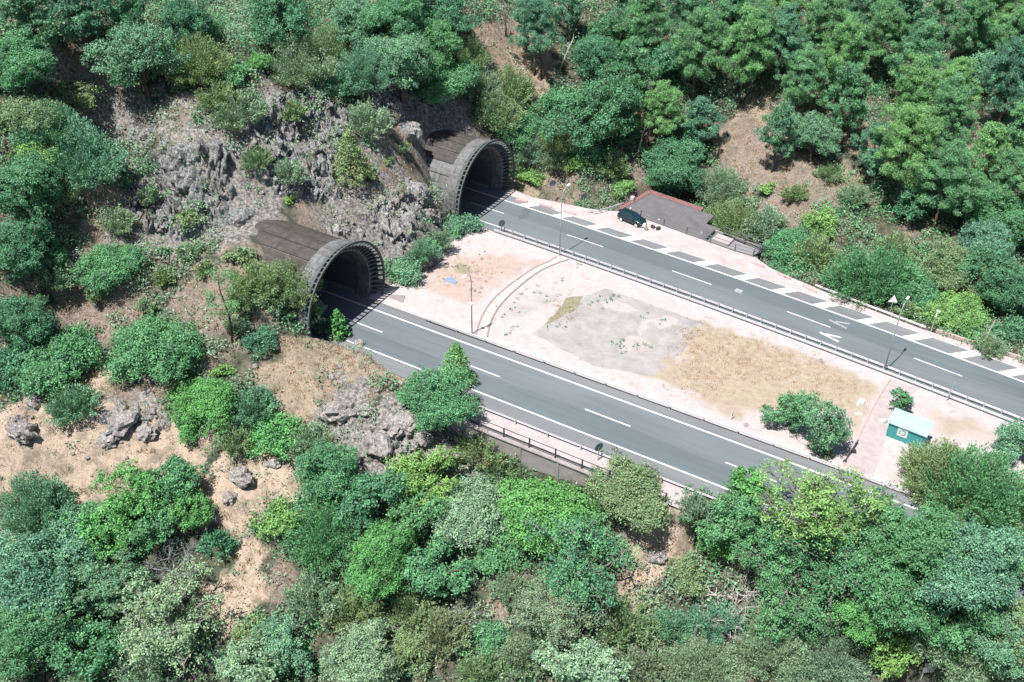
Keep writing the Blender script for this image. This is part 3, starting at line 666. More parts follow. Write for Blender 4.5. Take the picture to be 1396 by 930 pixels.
# ------------------------------------------------------------------ tunnel portals
def portal(key, label, length, exposed):
    t = TUN[key]; zb = t['zb']; zc = 3.0
    root = empty('tunnel_portal', (t['x0'], t['yc'], zb), label, 'tunnel portal', 'twin tunnel portals', t['ang'])
    def arc(r, foot=0.0, n=48, z0=zc):
        a0 = math.asin(max(-.95, (foot-z0)/r)); a = np.linspace(a0, math.pi-a0, n+1)
        return [(r*math.cos(q), z0+r*math.sin(q)) for q in a]
    def shell(u0, u1, ro0, ri0, ro1, ri1, n=48, foot=-.3):
        mb = MB(); A, B, C, D = arc(ro0, foot, n), arc(ri0, foot, n), arc(ro1, foot, n), arc(ri1, foot, n); V = []
        for L, u in ((A, u0), (B, u0), (C, u1), (D, u1)): V += [(u, y, z) for y, z in L]
        m = n+1; F = []
        for k in range(n):
            F += [(k, k+1, 2*m+k+1, 2*m+k), (m+k, 3*m+k, 3*m+k+1, m+k+1), (k, m+k, m+k+1, k+1), (2*m+k, 2*m+k+1, 3*m+k+1, 3*m+k)]
        for e in (0, n): F.append((e, 2*m+e, 3*m+e, m+e))
        mb.add(V, F); return mb
    shell(-length, -2.5, 6.72, 6.15, 6.72, 6.15).build('barrel', M['shell'], root)
    # long cast bands of the exposed barrel, dark open joints between them
    nb = 15; a0 = math.asin((-.2-zc)/6.9); aa = np.linspace(a0, math.pi-a0, nb+1)
    for k in range(nb):
        mb = MB(); q = np.linspace(aa[k]+.010, aa[k+1]-.010, 5)
        us = [-exposed-3, -exposed*.62, -exposed*.3, -2.64]; V = []
        top = abs((aa[k]+aa[k+1])/2-math.pi/2) < .62
        off = rng.uniform(-.015, .02)
        for u in us:
            for r in (6.70, 6.86+off):
                V += [(u, r*math.cos(s), zc+r*math.sin(s)) for s in q]
        F = []; w = 10
        for i in range(3):
            for j in range(4):
                F += [(i*w+5+j, i*w+6+j, (i+1)*w+6+j, (i+1)*w+5+j)]
            F += [(i*w, i*w+5, (i+1)*w+5, (i+1)*w), (i*w+4, (i+1)*w+4, (i+1)*w+9, i*w+9)]
        for i in (0, 3):
            for j in range(4): F += [(i*w+j, i*w+j+1, i*w+6+j, i*w+5+j)]
        mb.add(V, F).build('shell_band', M['shelltop'] if top else M['shell'], root)
    shell(-2.6, -.95, 7.0, 5.95, 7.10, 5.98).build('collar', M['shell'], root)
    shell(-.949, -.40, 7.10, 6.92, 7.24, 7.06).build('collar_lip', M['rim'], root)
    # flared ring of fins carrying the outer rim; daylight falls between the fins
    nf = 40; a0 = math.asin((.1-zc)/7.2); ff = np.linspace(a0+.05, math.pi-a0-.05, nf)
    for s in ff:
        c, sn = math.cos(s), math.sin(s); T = np.array([0, -sn, c]); h = .085
        P = [(-.96, 6.02), (-.96, 6.90), (.26, 7.50), (.26, 7.34)]
        V = []
        for sg in (-h, h):
            for u, r in P: V.append(np.array([u, r*c, zc+r*sn])+T*sg)
        MB().add(V, [(0, 1, 2, 3), (7, 6, 5, 4), (0, 4, 5, 1), (1, 5, 6, 2), (2, 6, 7, 3), (3, 7, 4, 0)]).build('fin', M['rim'], root)
    shell(.2, .38, 7.60, 7.32, 7.62, 7.34).build('rim', M['rim'], root)
    # inside: pale lining on the far wall, cladding joint, walkways, sleeve coloured dark for the shade of the depth
    for sgn in (-1, 1):
        mb = MB()
        for j, (z0, z1) in enumerate(((.25, 1.75), (1.83, 3.9))):
            for i in range(7):
                u1 = -2.9-i*3.6; u0 = u1-3.5; V = []
                for z in (z0, (z0+z1)/2, z1):
                    y = sgn*(math.sqrt(6.15**2-(z-zc)**2)-.06)
                    V += [(u0, y, z), (u1, y, z)]
                mb.add(V, [(0, 1, 3, 2), (2, 3, 5, 4)])
        mb.build('cladding_panel', M['lining'], root)
        MB().box((-length/2-1, sgn*5.35, .1), (length-4, .75, .3)).build('walkway', M['kerb'], root)
    shell(-length+1, -20, 6.1, 5.9, 6.1, 5.9).build('shade_lining', M['liningdark'], root)
    return root
pn = portal('near', 'nearer concrete tunnel portal with finned flared mouth beside the lower road', 80, 13.5)
pf = portal('far', 'farther concrete tunnel portal with banded grey barrel on the upper road', 80, 12.0)
# ------------------------------------------------------------------ guard rails
WB = [(.0, -.155), (.05, -.10), (.05, -.05), (.0, -.0), (.05, .05), (.05, .10), (.0, .155), (-.012, .155), (.038, .10), (.038, .05), (-.012, 0), (.038, -.05), (.038, -.10), (-.012, -.155)]
def guardrail(label, P, side, step=4.0, h=.72, name='guardrail', post_w=.12, group=None, cat='guardrail', prof=None, mat='railface'):
    """P path of ground points; side=+1: beam faces left of the path"""
    P = [np.array(p, float) for p in P]
    root = empty(name, P[0], label, cat, group); o0 = P[0]
    pr = [(side*a, b) for a, b in (prof or WB)]
    MB().sweep([p-o0+(0, 0, h-.16) for p in P], pr).build('beam', M[mat], root)
    seg = np.cumsum([0]+[np.linalg.norm(P[i+1]-P[i]) for i in range(len(P)-1)])
    s = .6
    while s < seg[-1]:
        i = min(int(np.searchsorted(seg, s))-1, len(P)-2); i = max(i, 0); f = (s-seg[i])/(seg[i+1]-seg[i]+1e-9)
        p = P[i]+(P[i+1]-P[i])*f-o0; t = P[i+1]-P[i]; t /= np.linalg.norm(t); sd = np.array([-t[1], t[0], 0])*side
        q = p-sd*.16
        MB().box((q[0], q[1], q[2]+h/2-.1), (post_w, .10, h+.2), math.atan2(t[1], t[0])).box((q[0]+sd[0]*.07, q[1]+sd[1]*.07, q[2]+h-.16), (.09, .12, .18), math.atan2(t[1], t[0])).build('post', M['steel' if mat != 'dark' else 'dark'], root)
        s += step
    return root
guardrail('steel guardrail along the lower road above the retaining wall', [(x, 76.3+.002*(x+56), 0) for x in np.linspace(-55.5, -12, 16)], 1)
guardrail('steel guardrail on the inner edge of the lower road, facing the gravel strip', [(x, 87.08-.0004*(x+35)**2*.25+.006*(x+35), .02) for x in np.linspace(-62, 4, 34)], -1)
XR = np.linspace(-67.5, 34, 52)
guardrail('long steel guardrail at the inner edge of the upper road, rail nearer the traffic', [(x, fc(x)-4.25, Z2) for x in XR], 1, 2.0)
guardrail('long lower steel rail running behind the upper road guardrail on the gravel side', [(x, fc(x)-5.3, Z2+.03) for x in XR], -1, 2.0, h=.62)
guardrail('steel guardrail behind the red and white kerb at the outer side of the upper road', [(x, float(nbound(x))-.25, Z2) for x in np.linspace(-23.5, -8.5, 9)], -1, 2.0)
pA, pB = unp(816, 291, Z2), unp(846, 284, Z2)
guardrail('short dark guardrail end turning away behind the parked car', [(pA[0]-1.5, pA[1]-.8, Z2), (pA[0], pA[1]-.3, Z2), (pB[0], pB[1]+.3, Z2)], -1, 1.6)

# ------------------------------------------------------------------ retaining wall and its railing fence
w = empty('retaining_wall', (-56, 73.6, 0), 'stained pale concrete retaining wall under the lower road', 'wall')
MB().box((16, 0, -2.6), (32.5, .35, 5.2)).build('wall_face', M['wall'], w); MB().box((16, -.05, .07), (32.7, .55, .14)).build('coping', M['wall'], w, .01)
for k in range(7): MB().box((1.5+k*4.6, -.20, -2.6), (.30, .12, 5.0)).build('pilaster', M['wall'], w)
fr = empty('railing_fence', (-55.5, 73.75, .14), 'dark metal railing fence on top of the retaining wall', 'fence')
for k in range(11): MB().box((k*3.15, 0, .62), (.13, .13, 1.24)).box((k*3.15, 0, .03), (.2, .2, .05)).build('post', M['dark'], fr)
for z in (.30, .45, 1.18): MB().box((15.75, .0, z), (31.5, .06, .08 if z < 1 else .05)).build('rail', M['dark'], fr)

# ------------------------------------------------------------------ lamp posts
def lamp(px, py, z, ay, label, h=10.0, mid=False, ax=.15):
    b = unp(px, py, z); r = empty('street_lamp', (b[0], b[1], z), label, 'street lamp', 'street lamps of the two roads')
    MB().box((0, 0, .02), (.45, .45, .05)).tube([(0, 0, .02), (0, 0, .5)], [.13, .12], 10).build('base', M['lamp'], r)
    MB().tube([(0, 0, .3), (0, 0, h*.5), (0, 0, h-1.2), (ax*.15, ay*.10, h-.55), (ax*.5, ay*.42, h-.15), (ax, ay, h+.12)], [.085, .07, .055, .05, .042, .035], 8).build('pole', M['lamp'], r, smooth=True)
    d = math.atan2(ay, ax); c, s = math.cos(d), math.sin(d)
    MB().box((ax+c*.26, ay+s*.26, h+.15), (.66, .28, .14), d, taper=.8).build('luminaire', M['lampw'], r, .03)
    if mid: MB().box((0, -.14, 4.6), (.42, .30, .26)).build('floodlight', M['lampw'], r, .02)
    return r
lamp(1204.8, 507, Z2, 1.25, 'tall curved grey street lamp beside the service path near the teal cabin')
lamp(762.6, 348.5, Z2, 1.25, 'tall curved grey street lamp where the kerbed track meets the upper road', 10.4)
lamp(643.5, 455.5, .03, -.9, 'grey street lamp with white floodlight halfway up, at the lower end of the kerbed track', 9.0, True, -.1)
def post(name, px, py, z, h, label, cat, mat='lamp', rad=.05, head=None, lean=(0, 0), group=None):
    b = unp(px, py, z); r = empty(name, (b[0], b[1], z), label, cat, group)
    MB().tube([(0, 0, -.1), (lean[0], lean[1], h)], rad, 8).build('pole', M[mat], r)
    if head: head(r, h, lean)
    return r
def cap_white(r, h, l): MB().tube([(l[0], l[1], h-.9), (l[0], l[1], h)], .10, 8).build('white_top', M['lampw'], r); MB().box((l[0]+.1, l[1], h+.06), (.42, .28, .13)).build('cap', M['lampw'], r, .02)
post('marker_post', 1269, 452, Z2, 3.1, 'short white topped post at the end of the outer guardrail of the upper road', 'post', head=cap_white, rad=.07, lean=(.05, .1))
post('wooden_pole', 1337, 474, Z2-.5, 3.9, 'thin leaning pale pole standing in the scrub beyond the upper road', 'pole', 'dead', .06, lean=(.5, .9))
post('wooden_pole', 1392, 494, Z2-.3, 2.8, 'short pale pole at the right edge of the photo beyond the upper road', 'pole', 'dead', .06)
def crossarm(r, h, l): MB().box((l[0], l[1], h*.62), (.09, .30, .22)).build('bracket', M['lamp'], r); MB().box((.2, -.5, .1), (.9, .16, .12), .5).build('foot', M['red'], r)
post('marker_post', 1290, 547, Z2+.05, 2.6, 'slim grey post with bracket and reddish foot behind the upper road guardrail', 'post', head=crossarm, lean=(.2, .5))
def delin(r, h, l): MB().box((l[0], l[1], h-.35), (.12, .05, .7)).build('dark_band', M['dark'], r)
post('delineator_post', 994, 577, -.5, 1.6, 'small leaning delineator post with dark band on the gravel by the lower road', 'post', 'whitep', .05, delin, (.1, .35))
post('utility_post', 942, 884, ground(*unp(942, 884, -10)[:2]), 3.4, 'grey wooden post standing in dark scrub below the retaining wall', 'post', 'barkg', .13, None, (.15, .3))
# signs: seen from behind or edge on
def disc(r, h, l):
    mb = MB(); n = 24; V = []
    for y in (-.02, .02): V += [(.52*math.cos(2*math.pi*k/n), y, h+.05+.52*math.sin(2*math.pi*k/n)) for k in range(n)]
    mb.add(V, [tuple(range(n)), tuple(range(2*n-1, n-1, -1))]+[(k, n+k, n+(k+1) % n, (k+1) % n) for k in range(n)]).build('sign_plate', M['railing'], r)
def turn(r, a): r.rotation_euler[2] = a; return r
turn(post('road_sign', 815, 628, .02, 1.9, 'round road sign seen from behind, beside the guardrail above the retaining wall', 'road sign', head=disc), R_(62))
turn(post('road_sign', 684, 318, Z2, 1.6, 'small round dark road sign on the guardrail just outside the farther tunnel', 'road sign', head=disc), R_(55))
turn(post('road_sign', 753, 266, Z2, 2.0, 'round dark road sign on the dry bank beyond the hatched lane, nearest the farther tunnel', 'road sign', head=disc), R_(50))
turn(post('road_sign', 795, 282, Z2, 1.7, 'round dark road sign on the dry bank, next to the short dark guardrail end', 'road sign', head=disc), R_(60))
def tri(r, h, l):
    V = [(-.62, -.02, h-.2), (.62, -.02, h-.2), (0, -.02, h+.9), (-.62, .02, h-.2), (.62, .02, h-.2), (0, .02, h+.9)]
    MB().add(V, [(0, 1, 2), (5, 4, 3), (0, 3, 4, 1), (1, 4, 5, 2), (2, 5, 3, 0)]).build('sign_plate', M['lampw'], r)
turn(post('warning_sign', 1212, 430, Z2, 2.3, 'triangular warning sign showing its pale back, against bushes beyond the upper road', 'road sign', head=tri), R_(25))

# ------------------------------------------------------------------ red and white kerb blocks
RW = [(-69.5, 122.35), (-65.8, 123.1), (-61.4, 123.2), (-57.7, 123.3)]
def kerb_row(P, step, grp, what):
    P = [np.array(p) for p in P]; seg = np.cumsum([0]+[np.linalg.norm(P[i+1]-P[i]) for i in range(len(P)-1)]); s = 0; k = 0
    while s+step < seg[-1]:
        def at(q):
            i = min(max(int(np.searchsorted(seg, q))-1, 0), len(P)-2); return P[i]+(P[i+1]-P[i])*(q-seg[i])/(seg[i+1]-seg[i])
        a, b = at(s+.04), at(s+step-.04); c = (a+b)/2; d = math.atan2(b[1]-a[1], b[0]-a[0]); L = np.linalg.norm(b-a)
        col = 'red' if k % 2 == 0 else 'white'
        o = MB().box((0, 0, .08), (L, .40, .26), 0, taper=.92).build('kerb_block', M[col], None, .03)
        o.location = (c[0], c[1], Z2+.02); o.rotation_euler[2] = d
        setp(o, ('faded red' if col == 'red' else 'white')+' painted kerb block in the row '+what, 'kerb block', grp+' '+col)
        s += step; k += 1
kerb_row(RW, 2.0, 'kerb blocks before the parked car', 'between the farther tunnel and the parked car')
kerb_row([(-33.0, 124.6), (-29.0, 123.75), (-26.9, 123.15), (-24.9, 122.5), (-23.1, 122.0), (-20.5, 121.55)], 2.1, 'kerb blocks past the concrete basin', 'past the railed concrete basin')
# low rough wall between apron and scrub on the right
wl = MB().sweep([(x, float(nbound(x))+.35, Z2-.4) for x in np.linspace(-7.2, 40, 20)], [(-.18, 0), (.18, 0), (.16, .85), (-.16, .85)]).build('low_wall', M['cream'], None, .02)
setp(wl, 'low pinkish concrete wall edging the upper road on the right', 'wall')

# ------------------------------------------------------------------ sunken building, its railing, the concrete basin
sh = empty('roadside_building', (-54.5, 128.6, -5.9), 'low building with grey sheet roof and red tiled edge sunk beside the upper road', 'building', None, R_(-5.5))
def roofslab(poly, zf, th=.14):
    V = [(x, y, zf(x, y)) for x, y in poly]; n = len(V)
    return MB().add(V+[(x, y, z-th) for x, y, z in V], [tuple(range(n)), tuple(range(2*n-1, n-1, -1))]+[(i, n+i, n+(i+1) % n, (i+1) % n) for i in range(n)])
zf = lambda x, y: 2.55+.07*y
roofslab([(-.6, -.3), (14.2, -.3), (14.2, 3.9), (11.8, 3.9), (11.8, 6.4), (1.0, 6.4)], zf).build('roof', M['roofg'], sh)
zt = lambda x, y: 2.62+.07*y
roofslab([(-1.15, -.25), (-.61, -.3), (.99, 6.41), (.3, 7.0)], zt, .25).build('red_verge', M['redtrim'], sh)
roofslab([(1.0, 6.41), (9.6, 6.41), (9.6, 7.3), (.3, 7.3)], zt, .25).build('red_eave', M['redtrim'], sh)
mbw = MB(); mbw.box((6.2, 3.0, 1.3), (10.0, 5.6, 2.55)).build('wall', M['cream'], sh)
MB().box((12.3, 1.7, 1.25), (2.1, 3.4, 2.4)).build('annex_wall', M['cream'], sh)
MB().box((4.5, .17, 1.0), (.95, .06, 2.0)).build('door', M['dark'], sh); MB().box((7.8, .17, 1.4), (1.3, .06, .9)).build('window', M['glass'], sh)
MB().box((-.35, 3.3, 3.2), (.55, .5, .55)).build('roof_vent', M['whitep'], sh, .04)
for q in ((.6, 1.2), (5.6, .9), (12.4, 1.4)): MB().box((q[0], q[1], zf(*q)+.1), (.22, .22, .2)).build('roof_vent', M['whitep'], sh, .02)
def railing(label, P, step, h, zb, mat='railing'):
    P = [np.array([p[0], p[1], zb], float) for p in P]; r = empty('railing_fence', P[0], label, 'railing'); o0 = P[0]
    for i in range(len(P)-1):
        a, b = P[i]-o0, P[i+1]-o0; L = np.linalg.norm(b-a); n = max(1, round(L/step)); d = math.atan2(b[1]-a[1], b[0]-a[0])
        for k in range(n+(i == len(P)-2)):
            p = a+(b-a)*k/n; MB().box((p[0], p[1], h/2), (.13, .13, h), d).box((p[0], p[1], .04), (.26, .26, .08), d).build('post', M[mat], r)
        for z in (.12, h*.55, h): MB().tube([a+(0, 0, z), b+(0, 0, z)], .045 if z > .2 else .08, 6).build('rail', M[mat], r)
railing('dark grey railing along the paved apron in front of the grey roof', [(-51.2, 127.55), (-47.3, 127.15), (-43.6, 126.75), (-36, 126.05), (-33.3, 126.05)], 3.7, 1.15, Z2)
railing('dark grey railing around the back of the concrete basin', [(-33.3, 126.1), (-32.4, 128.6), (-39.0, 129.6)], 3.4, 1.15, Z2)
bs = empty('concrete_basin', (-36.8, 128.0, Z2-.5), 'shallow grey concrete basin beside the grey roof, railed on all sides', 'basin', None, R_(-5))
MB().box((0, 0, -1.2), (7.4, 3.0, 2.4)).build('floor', M['basin'], bs)
MB().box((-1.9, .2, .18), (2.6, 2.0, .36)).build('raised_slab', M['path'], bs)
for c, d in (((0, -1.6, .15), (7.6, .2, .7)), ((0, 1.6, .15), (7.6, .2, .7)), ((-3.8, 0, .15), (.2, 3.0, .7)), ((3.8, 0, .15), (.2, 3.0, .7))): MB().box(c, d).build('side_wall', M['dark'] if c[0] else M['wall'], bs)

# ------------------------------------------------------------------ parked car
def car(px, py, label):
    a, b = unp(846.5, 301.5, Z2), unp(867, 310, Z2); d = math.atan2(b[1]-a[1], b[0]-a[0])
    c = (a+b)/2; side = np.array([-math.sin(d), math.cos(d)])*.82
    r = empty('parked_car', (c[0]+side[0], c[1]+side[1], Z2+.012), label, 'car', None, d)
    S = [(-2.12, .50, .72, .98), (-2.05, .34, .80, 1.02), (-1.4, .30, .86, 1.00), (0, .28, .87, .98), (1.2, .30, .86, .96), (1.85, .34, .80, .86), (2.10, .46, .70, .72)]
    V = []; n = 8
    for x, z0, hw_, z1 in S:
        V += [(x, -hw_*.92, z0), (x, -hw_, z0+.14), (x, -hw_, z1-.14), (x, -hw_*.90, z1), (x, hw_*.90, z1), (x, hw_, z1-.14), (x, hw_, z0+.14), (x, hw_*.92, z0)]
    F = [(i*n+k, i*n+(k+1) % n, (i+1)*n+(k+1) % n, (i+1)*n+k) for i in range(len(S)-1) for k in range(n)]+[tuple(range(n)), tuple(range(len(V)-1, len(V)-n-1, -1))]
    MB().add(V, F).build('body', M['car'], r, .03, True)
    bo = [(-2.02, .72), (1.05, .72)]; to = [(-1.72, .60), (.30, .58)]; zb, zt_ = .96, 1.50
    cab = [(bo[0][0], -bo[0][1], zb), (bo[1][0], -bo[1][1], zb), (bo[1][0], bo[1][1], zb), (bo[0][0], bo[0][1], zb), (to[0][0], -to[0][1], zt_), (to[1][0], -to[1][1], zt_), (to[1][0], to[1][1], zt_), (to[0][0], to[0][1], zt_)]
    MB().add(cab, [(0, 1, 5, 4), (1, 2, 6, 5), (2, 3, 7, 6), (3, 0, 4, 7)]).build('windows', M['glass'], r)
    rf_ = [(-1.76, -.61, 1.49), (.34, -.59, 1.49), (.34, .59, 1.49), (-1.76, .61, 1.49), (-1.6, -.5, 1.56), (.15, -.48, 1.56), (.15, .48, 1.56), (-1.6, .5, 1.56)]
    MB().add(rf_, [(3, 2, 1, 0), (4, 5, 6, 7), (0, 1, 5, 4), (1, 2, 6, 5), (2, 3, 7, 6), (3, 0, 4, 7)]).build('roof', M['car'], r)
    for s in (-1, 1):
        for x0, z0, x1, z1 in ((-.55, .97, -.52, 1.5), (1.03, .97, .30, 1.5), (-2.0, .97, -1.72, 1.5)): MB().tube([(x0, s*.725, z0), (x1, s*.60, z1)], .045, 5).build('pillar', M['car'], r)
        MB().box((.72, s*.93, 1.02), (.16, .2, .13)).build('mirror', M['car'], r, .02)
        MB().box((2.03, s*.52, .66), (.12, .34, .14)).build('headlight', M['lens'], r, .02); MB().box((-2.09, s*.60, .80), (.08, .22, .22)).build('tail_light', M['tail'], r, .02)
        for x in (-1.32, 1.32):
            wr = MB().tube([(x, s*.68, .32), (x, s*.89, .32)], .325, 20).build('wheel', M['tyre'], r); MB().tube([(x, s*.80, .32), (x, s*.905, .32)], .235, 14).build('rim', M['alloy'], wr)
    MB().box((2.08, 0, .47), (.10, 1.3, .16)).build('bumper', M['dark'], r, .02)
car(0, 0, 'dark teal hatchback parked on the pale apron by the grey roof')
def blob(name, px, py, z, sz, mat, label, cat, group=None, seed=0, loc=None):
    import bmesh
    bm = bmesh.new(); bmesh.ops.create_icosphere(bm, subdivisions=3, radius=1)
    for v in bm.verts:
        n = np.array(v.co); a, _ = facet(np.array([n[0]*2.1+seed]), np.array([n[1]*2.1+n[2]*1.7]), seed)
        k = .72+.38*float(a[0])+.25*(float(fbm(np.array([n[0]*2+seed*3.1]), np.array([n[1]*2.]), np.array([n[2]*2.]), s=seed)[0])-.5)
        v.co = (n[0]*sz[0]*k, n[1]*sz[1]*k, n[2]*sz[2]*k)
    me = bpy.data.meshes.new(name); bm.to_mesh(me); bm.free(); me.materials.append(M[mat])
    p = loc if loc is not None else unp(px, py, z)
    o = mk(name, me); o.location = [float(q) for q in p]; o.rotation_euler[2] = seed*1.3; return setp(o, label, cat, group)
blob('plastic_bag', 876.5, 307, Z2+.25, (.55, .45, .4), 'whitep', 'crumpled white bag on the apron just in front of the parked car', 'bag', seed=3)
blob('plastic_bag', 881, 312, Z2+.15, (.35, .30, .22), 'barkg', 'small grey bundle on the apron beside the crumpled white bag', 'bag', seed=4)
blob('rubbish_sack', 890, 309, Z2+.2, (.38, .30, .28), 'dark', 'black sack on the apron, the one nearer the parked car', 'sack', seed=5)
blob('rubbish_sack', 897.5, 311, Z2+.2, (.46, .32, .28), 'dark', 'larger black sack on the apron, the one farther from the car', 'sack', seed=6)
blob('debris_heap', 1174, 549, -1.6, (.35, .75, .3), 'whitep', 'narrow white rubble piece on dry grass left of the service path', 'debris', seed=7)
blob('debris_heap', 1168, 566, -1.5, (.75, .5, .16), 'whitep', 'flat whitish rubble spread between tree and service path', 'debris', seed=8)
blob('debris_heap', 1204, 574, -1.2, (.3, .5, .35), 'whitep', 'white sack of rubble against the left end of the teal cabin', 'debris', seed=9)
b = mid_px(1163, 617); blob('shadow_blob', 0, 0, 0, (.30, .30, .30), 'dark', 'round black lump shaped as a shadow blob on the gravel beside the dark bar', 'object', seed=10, loc=(b[0], b[1], b[2]+.2))  # black lump added for the lamp head's blob in the cast shadow
a, b = mid_px(1151.5, 630), mid_px(1168.5, 605)
bm_ = MB().tube([a+(0, 0, .12), b+(0, 0, .5)], .075, 8).box(tuple(a+(0, 0, .1)), (.3, .3, .3)).build('shadow_bar', M['dark']); setp(bm_, 'dark bar shaped as a lamp post shadow along the service path next to the median tree', 'shadow')  # solid dark bar added in place of a lamp post's cast shadow
pp = hit(1268, 916, 1.2); o = empty('metal_sheet', pp, 'pale grey sheet standing on posts among crowns at the bottom right', 'sheet', None, .6)
MB().box((0, 0, 1.9), (1.5, .08, 1.5)).build('panel', M['lamp'], o, .01)
for s in (-.6, .6): MB().box((s, .08, .9), (.09, .09, 2.4)).build('post', M['dead'], o)
# flat covers and slabs let into the ground
def cover(px, mat, label, cat, name='drain_cover', th=.05):
    Q = [mid_px(*q) for q in px]; o = MB(); c = sum(Q)/len(Q)
    o.prism([(q[0]-c[0], q[1]-c[1]) for q in Q], -.1, th); o = o.build(name, M[mat], None, .01); o.location = c; setp(o, label, cat)
cover([(604, 381), (617, 378), (624, 385), (611, 391)], 'bluec', 'blue grey manhole cover on the bare soil between the tunnels', 'manhole cover', 'manhole_cover')
cover([(533, 402), (552, 404), (549, 416), (528, 412)], 'stain', 'grey concrete slab beside the mouth of the nearer tunnel', 'slab', 'concrete_slab')
cover([(1112, 491), (1120, 489), (1124, 494), (1116, 497)], 'kerb', 'small grey drain cover at the edge of the dry grass near the upper road', 'drain cover')
cover([(1013, 578), (1019, 577), (1022, 581), (1016, 583)], 'kerb', 'small grey drain cover near the leaning delineator post', 'drain cover')

# ------------------------------------------------------------------ teal cabin
A, B = mid_px(1207, 594), mid_px(1252, 611.5)
d = math.atan2(B[1]-A[1], B[0]-A[0])
cb = empty('metal_cabin', A, 'teal metal cabin with pale roof and white emblem panel beside the service path', 'cabin', None, d)
MB().box((2.0, .95, 1.0), (4.0, 1.9, 2.1)).build('wall', M['teal'], cb, .02)
V = [(-.15, -.18, 1.98), (4.15, -.18, 1.98), (4.15, 2.1, 2.4), (-.15, 2.1, 2.4)]; V += [(x, y, z+.12) for x, y, z in V]
MB().add(V, [(3, 2, 1, 0), (4, 5, 6, 7), (0, 1, 5, 4), (1, 2, 6, 5), (2, 3, 7, 6), (3, 0, 4, 7)]).build('roof', M['tealroof'], cb)
for x in (.25, .75, 2.55, 3.05, 3.55): MB().box((x, -.015, 1.0), (.05, .03, 1.9)).build('wall_rib', M['teal'], cb)
pn_ = MB().box((1.62, -.03, 1.28), (1.10, .06, 1.15)).build('sign_panel', M['whitep'], cb)
for k in range(3):
    a0 = k*2*math.pi/3+.25; mb = MB(); V = []; n = 10
    for i in range(n+1):
        q = a0+i*1.45/n
        for rr in (.26, .36): V += [(1.62+rr*math.cos(q), -.064, 1.30+rr*math.sin(q)), (1.62+rr*math.cos(q), -.075, 1.30+rr*math.sin(q))]
    F = []
    for i in range(n): F += [(4*i+1, 4*i+3, 4*i+7, 4*i+5), (4*i, 4*i+4, 4*i+6, 4*i+2), (4*i, 4*i+1, 4*i+5, 4*i+4), (4*i+2, 4*i+6, 4*i+7, 4*i+3)]
    q = a0+1.45
    tip = [(1.62+r*math.cos(qq), -.0755, 1.30+r*math.sin(qq)) for r, qq in ((.20, q), (.42, q), (.31, q+.38))]
    mb.add(V, F).add(tip, [(0, 1, 2)]).build('ring_arrow', M['teal'], cb)

# ------------------------------------------------------------------ rocks one could lift out of the slope
ROCKS = [(462,565,20,'boulder','long pale boulder on the dry grass mound above the bright bushes'),(535,583,16,'boulder','pale boulder at the top of the rock shelf below the mound'),(558,578,18,'boulder','largest pale boulder on the rock shelf left of the roadside tree'),(577,597,13,'boulder','pale boulder against the left foot of the roadside tree'),
 (520,610,18,'boulder','flat pale boulder below the rock shelf'),(606,622,22,'boulder','white slab of rock in front of the roadside tree'),(640,590,12,'boulder','pale rock at the left end of the retaining wall'),(565,633,16,'boulder','grey boulder under the rock shelf above the green trees'),(545,655,15,'boulder','grey boulder at the foot of the shelf among green crowns'),
 (328,652,16,'boulder','grey boulder standing on pale dry ground right of the lower left trees'),(313,680,10,'boulder','small grey stone beside the lower left tree crowns'),(372,607,14,'boulder','pale boulder between the bright bushes and the pale clearing'),(373,633,9,'boulder','small grey stone alone in the pale clearing'),
 (48,548,14,'boulder','pale stone on the ledge at the far left below the wide bush'),(30,590,18,'boulder','pale rock at the left edge above the pale dry ground'),(165,580,20,'boulder','grey boulder in the middle of the left rock band'),(200,590,14,'boulder','smaller grey boulder at the right of the left rock band'),(150,600,13,'boulder','grey stone under the left rock band'),
 (880,722,9,'boulder','grey rubble stone in the middle of the bare slope under the retaining wall'),(895,760,12,'boulder','grey rubble stone low on the bare slope'),(850,700,10,'boulder','pale stone right below the rounded shrub at the retaining wall'),(555,180,16,'cliff2','smooth grey rock dome left behind the farther tunnel barrel'),(327,300,16,'cliff','dark slab of rock tilted at the foot of the cliff above the nearer barrel'),
 (490,470,8,'boulder','pale stone at the road side of the dry mound'),(500,560,10,'boulder','small pale stone in the dry grass of the mound')]
for i, (px, py, r, m_, lab) in enumerate(ROCKS):
    p = hit(px, py); rm = r*depth(p)/CF
    blob('boulder', 0, 0, 0, (rm*1.25, rm*.95, rm*.8), m_, lab, 'boulder', 'boulders on the slopes', seed=20+i, loc=(p[0], p[1], p[2]+rm*.15))
# ------------------------------------------------------------------ leaves
def unit(v): return v/(np.linalg.norm(v, axis=-1, keepdims=True)+1e-9)
def quads(C, Nn, L, Wd, up=None, tint=None):
    """diamond leaves: centres C, facing Nn, length L, width Wd"""
    n = len(C); r = rng.normal(size=(n, 3)) if up is None else up+rng.normal(size=(n, 3))*.35
    a = unit(r-Nn*(r*Nn).sum(1, keepdims=True)); b = np.cross(Nn, a)
    L = L*rng.uniform(.7, 1.3, (n, 1)); Wd = Wd*rng.uniform(.7, 1.3, (n, 1))
    V = np.stack([C-a*L*.5, C+b*Wd*.5+a*L*.08, C+a*L*.5, C-b*Wd*.5+a*L*.08], 1).reshape(-1, 3)
    return V, np.arange(4*n).reshape(n, 4), (rng.random(n) if tint is None else tint)
def leafmesh(name, parts):
    V, F, T, o = [], [], [], 0
    for v, f, t in parts: V.append(v); F.append(f+o); T.append(t); o += len(v)
    return npmesh(name, np.concatenate(V), np.concatenate(F), False, {'tint': ('FACE', 'FLOAT', np.clip(np.concatenate(T), 0, 1))})
def sph(n): return unit(rng.normal(size=(n, 3)))
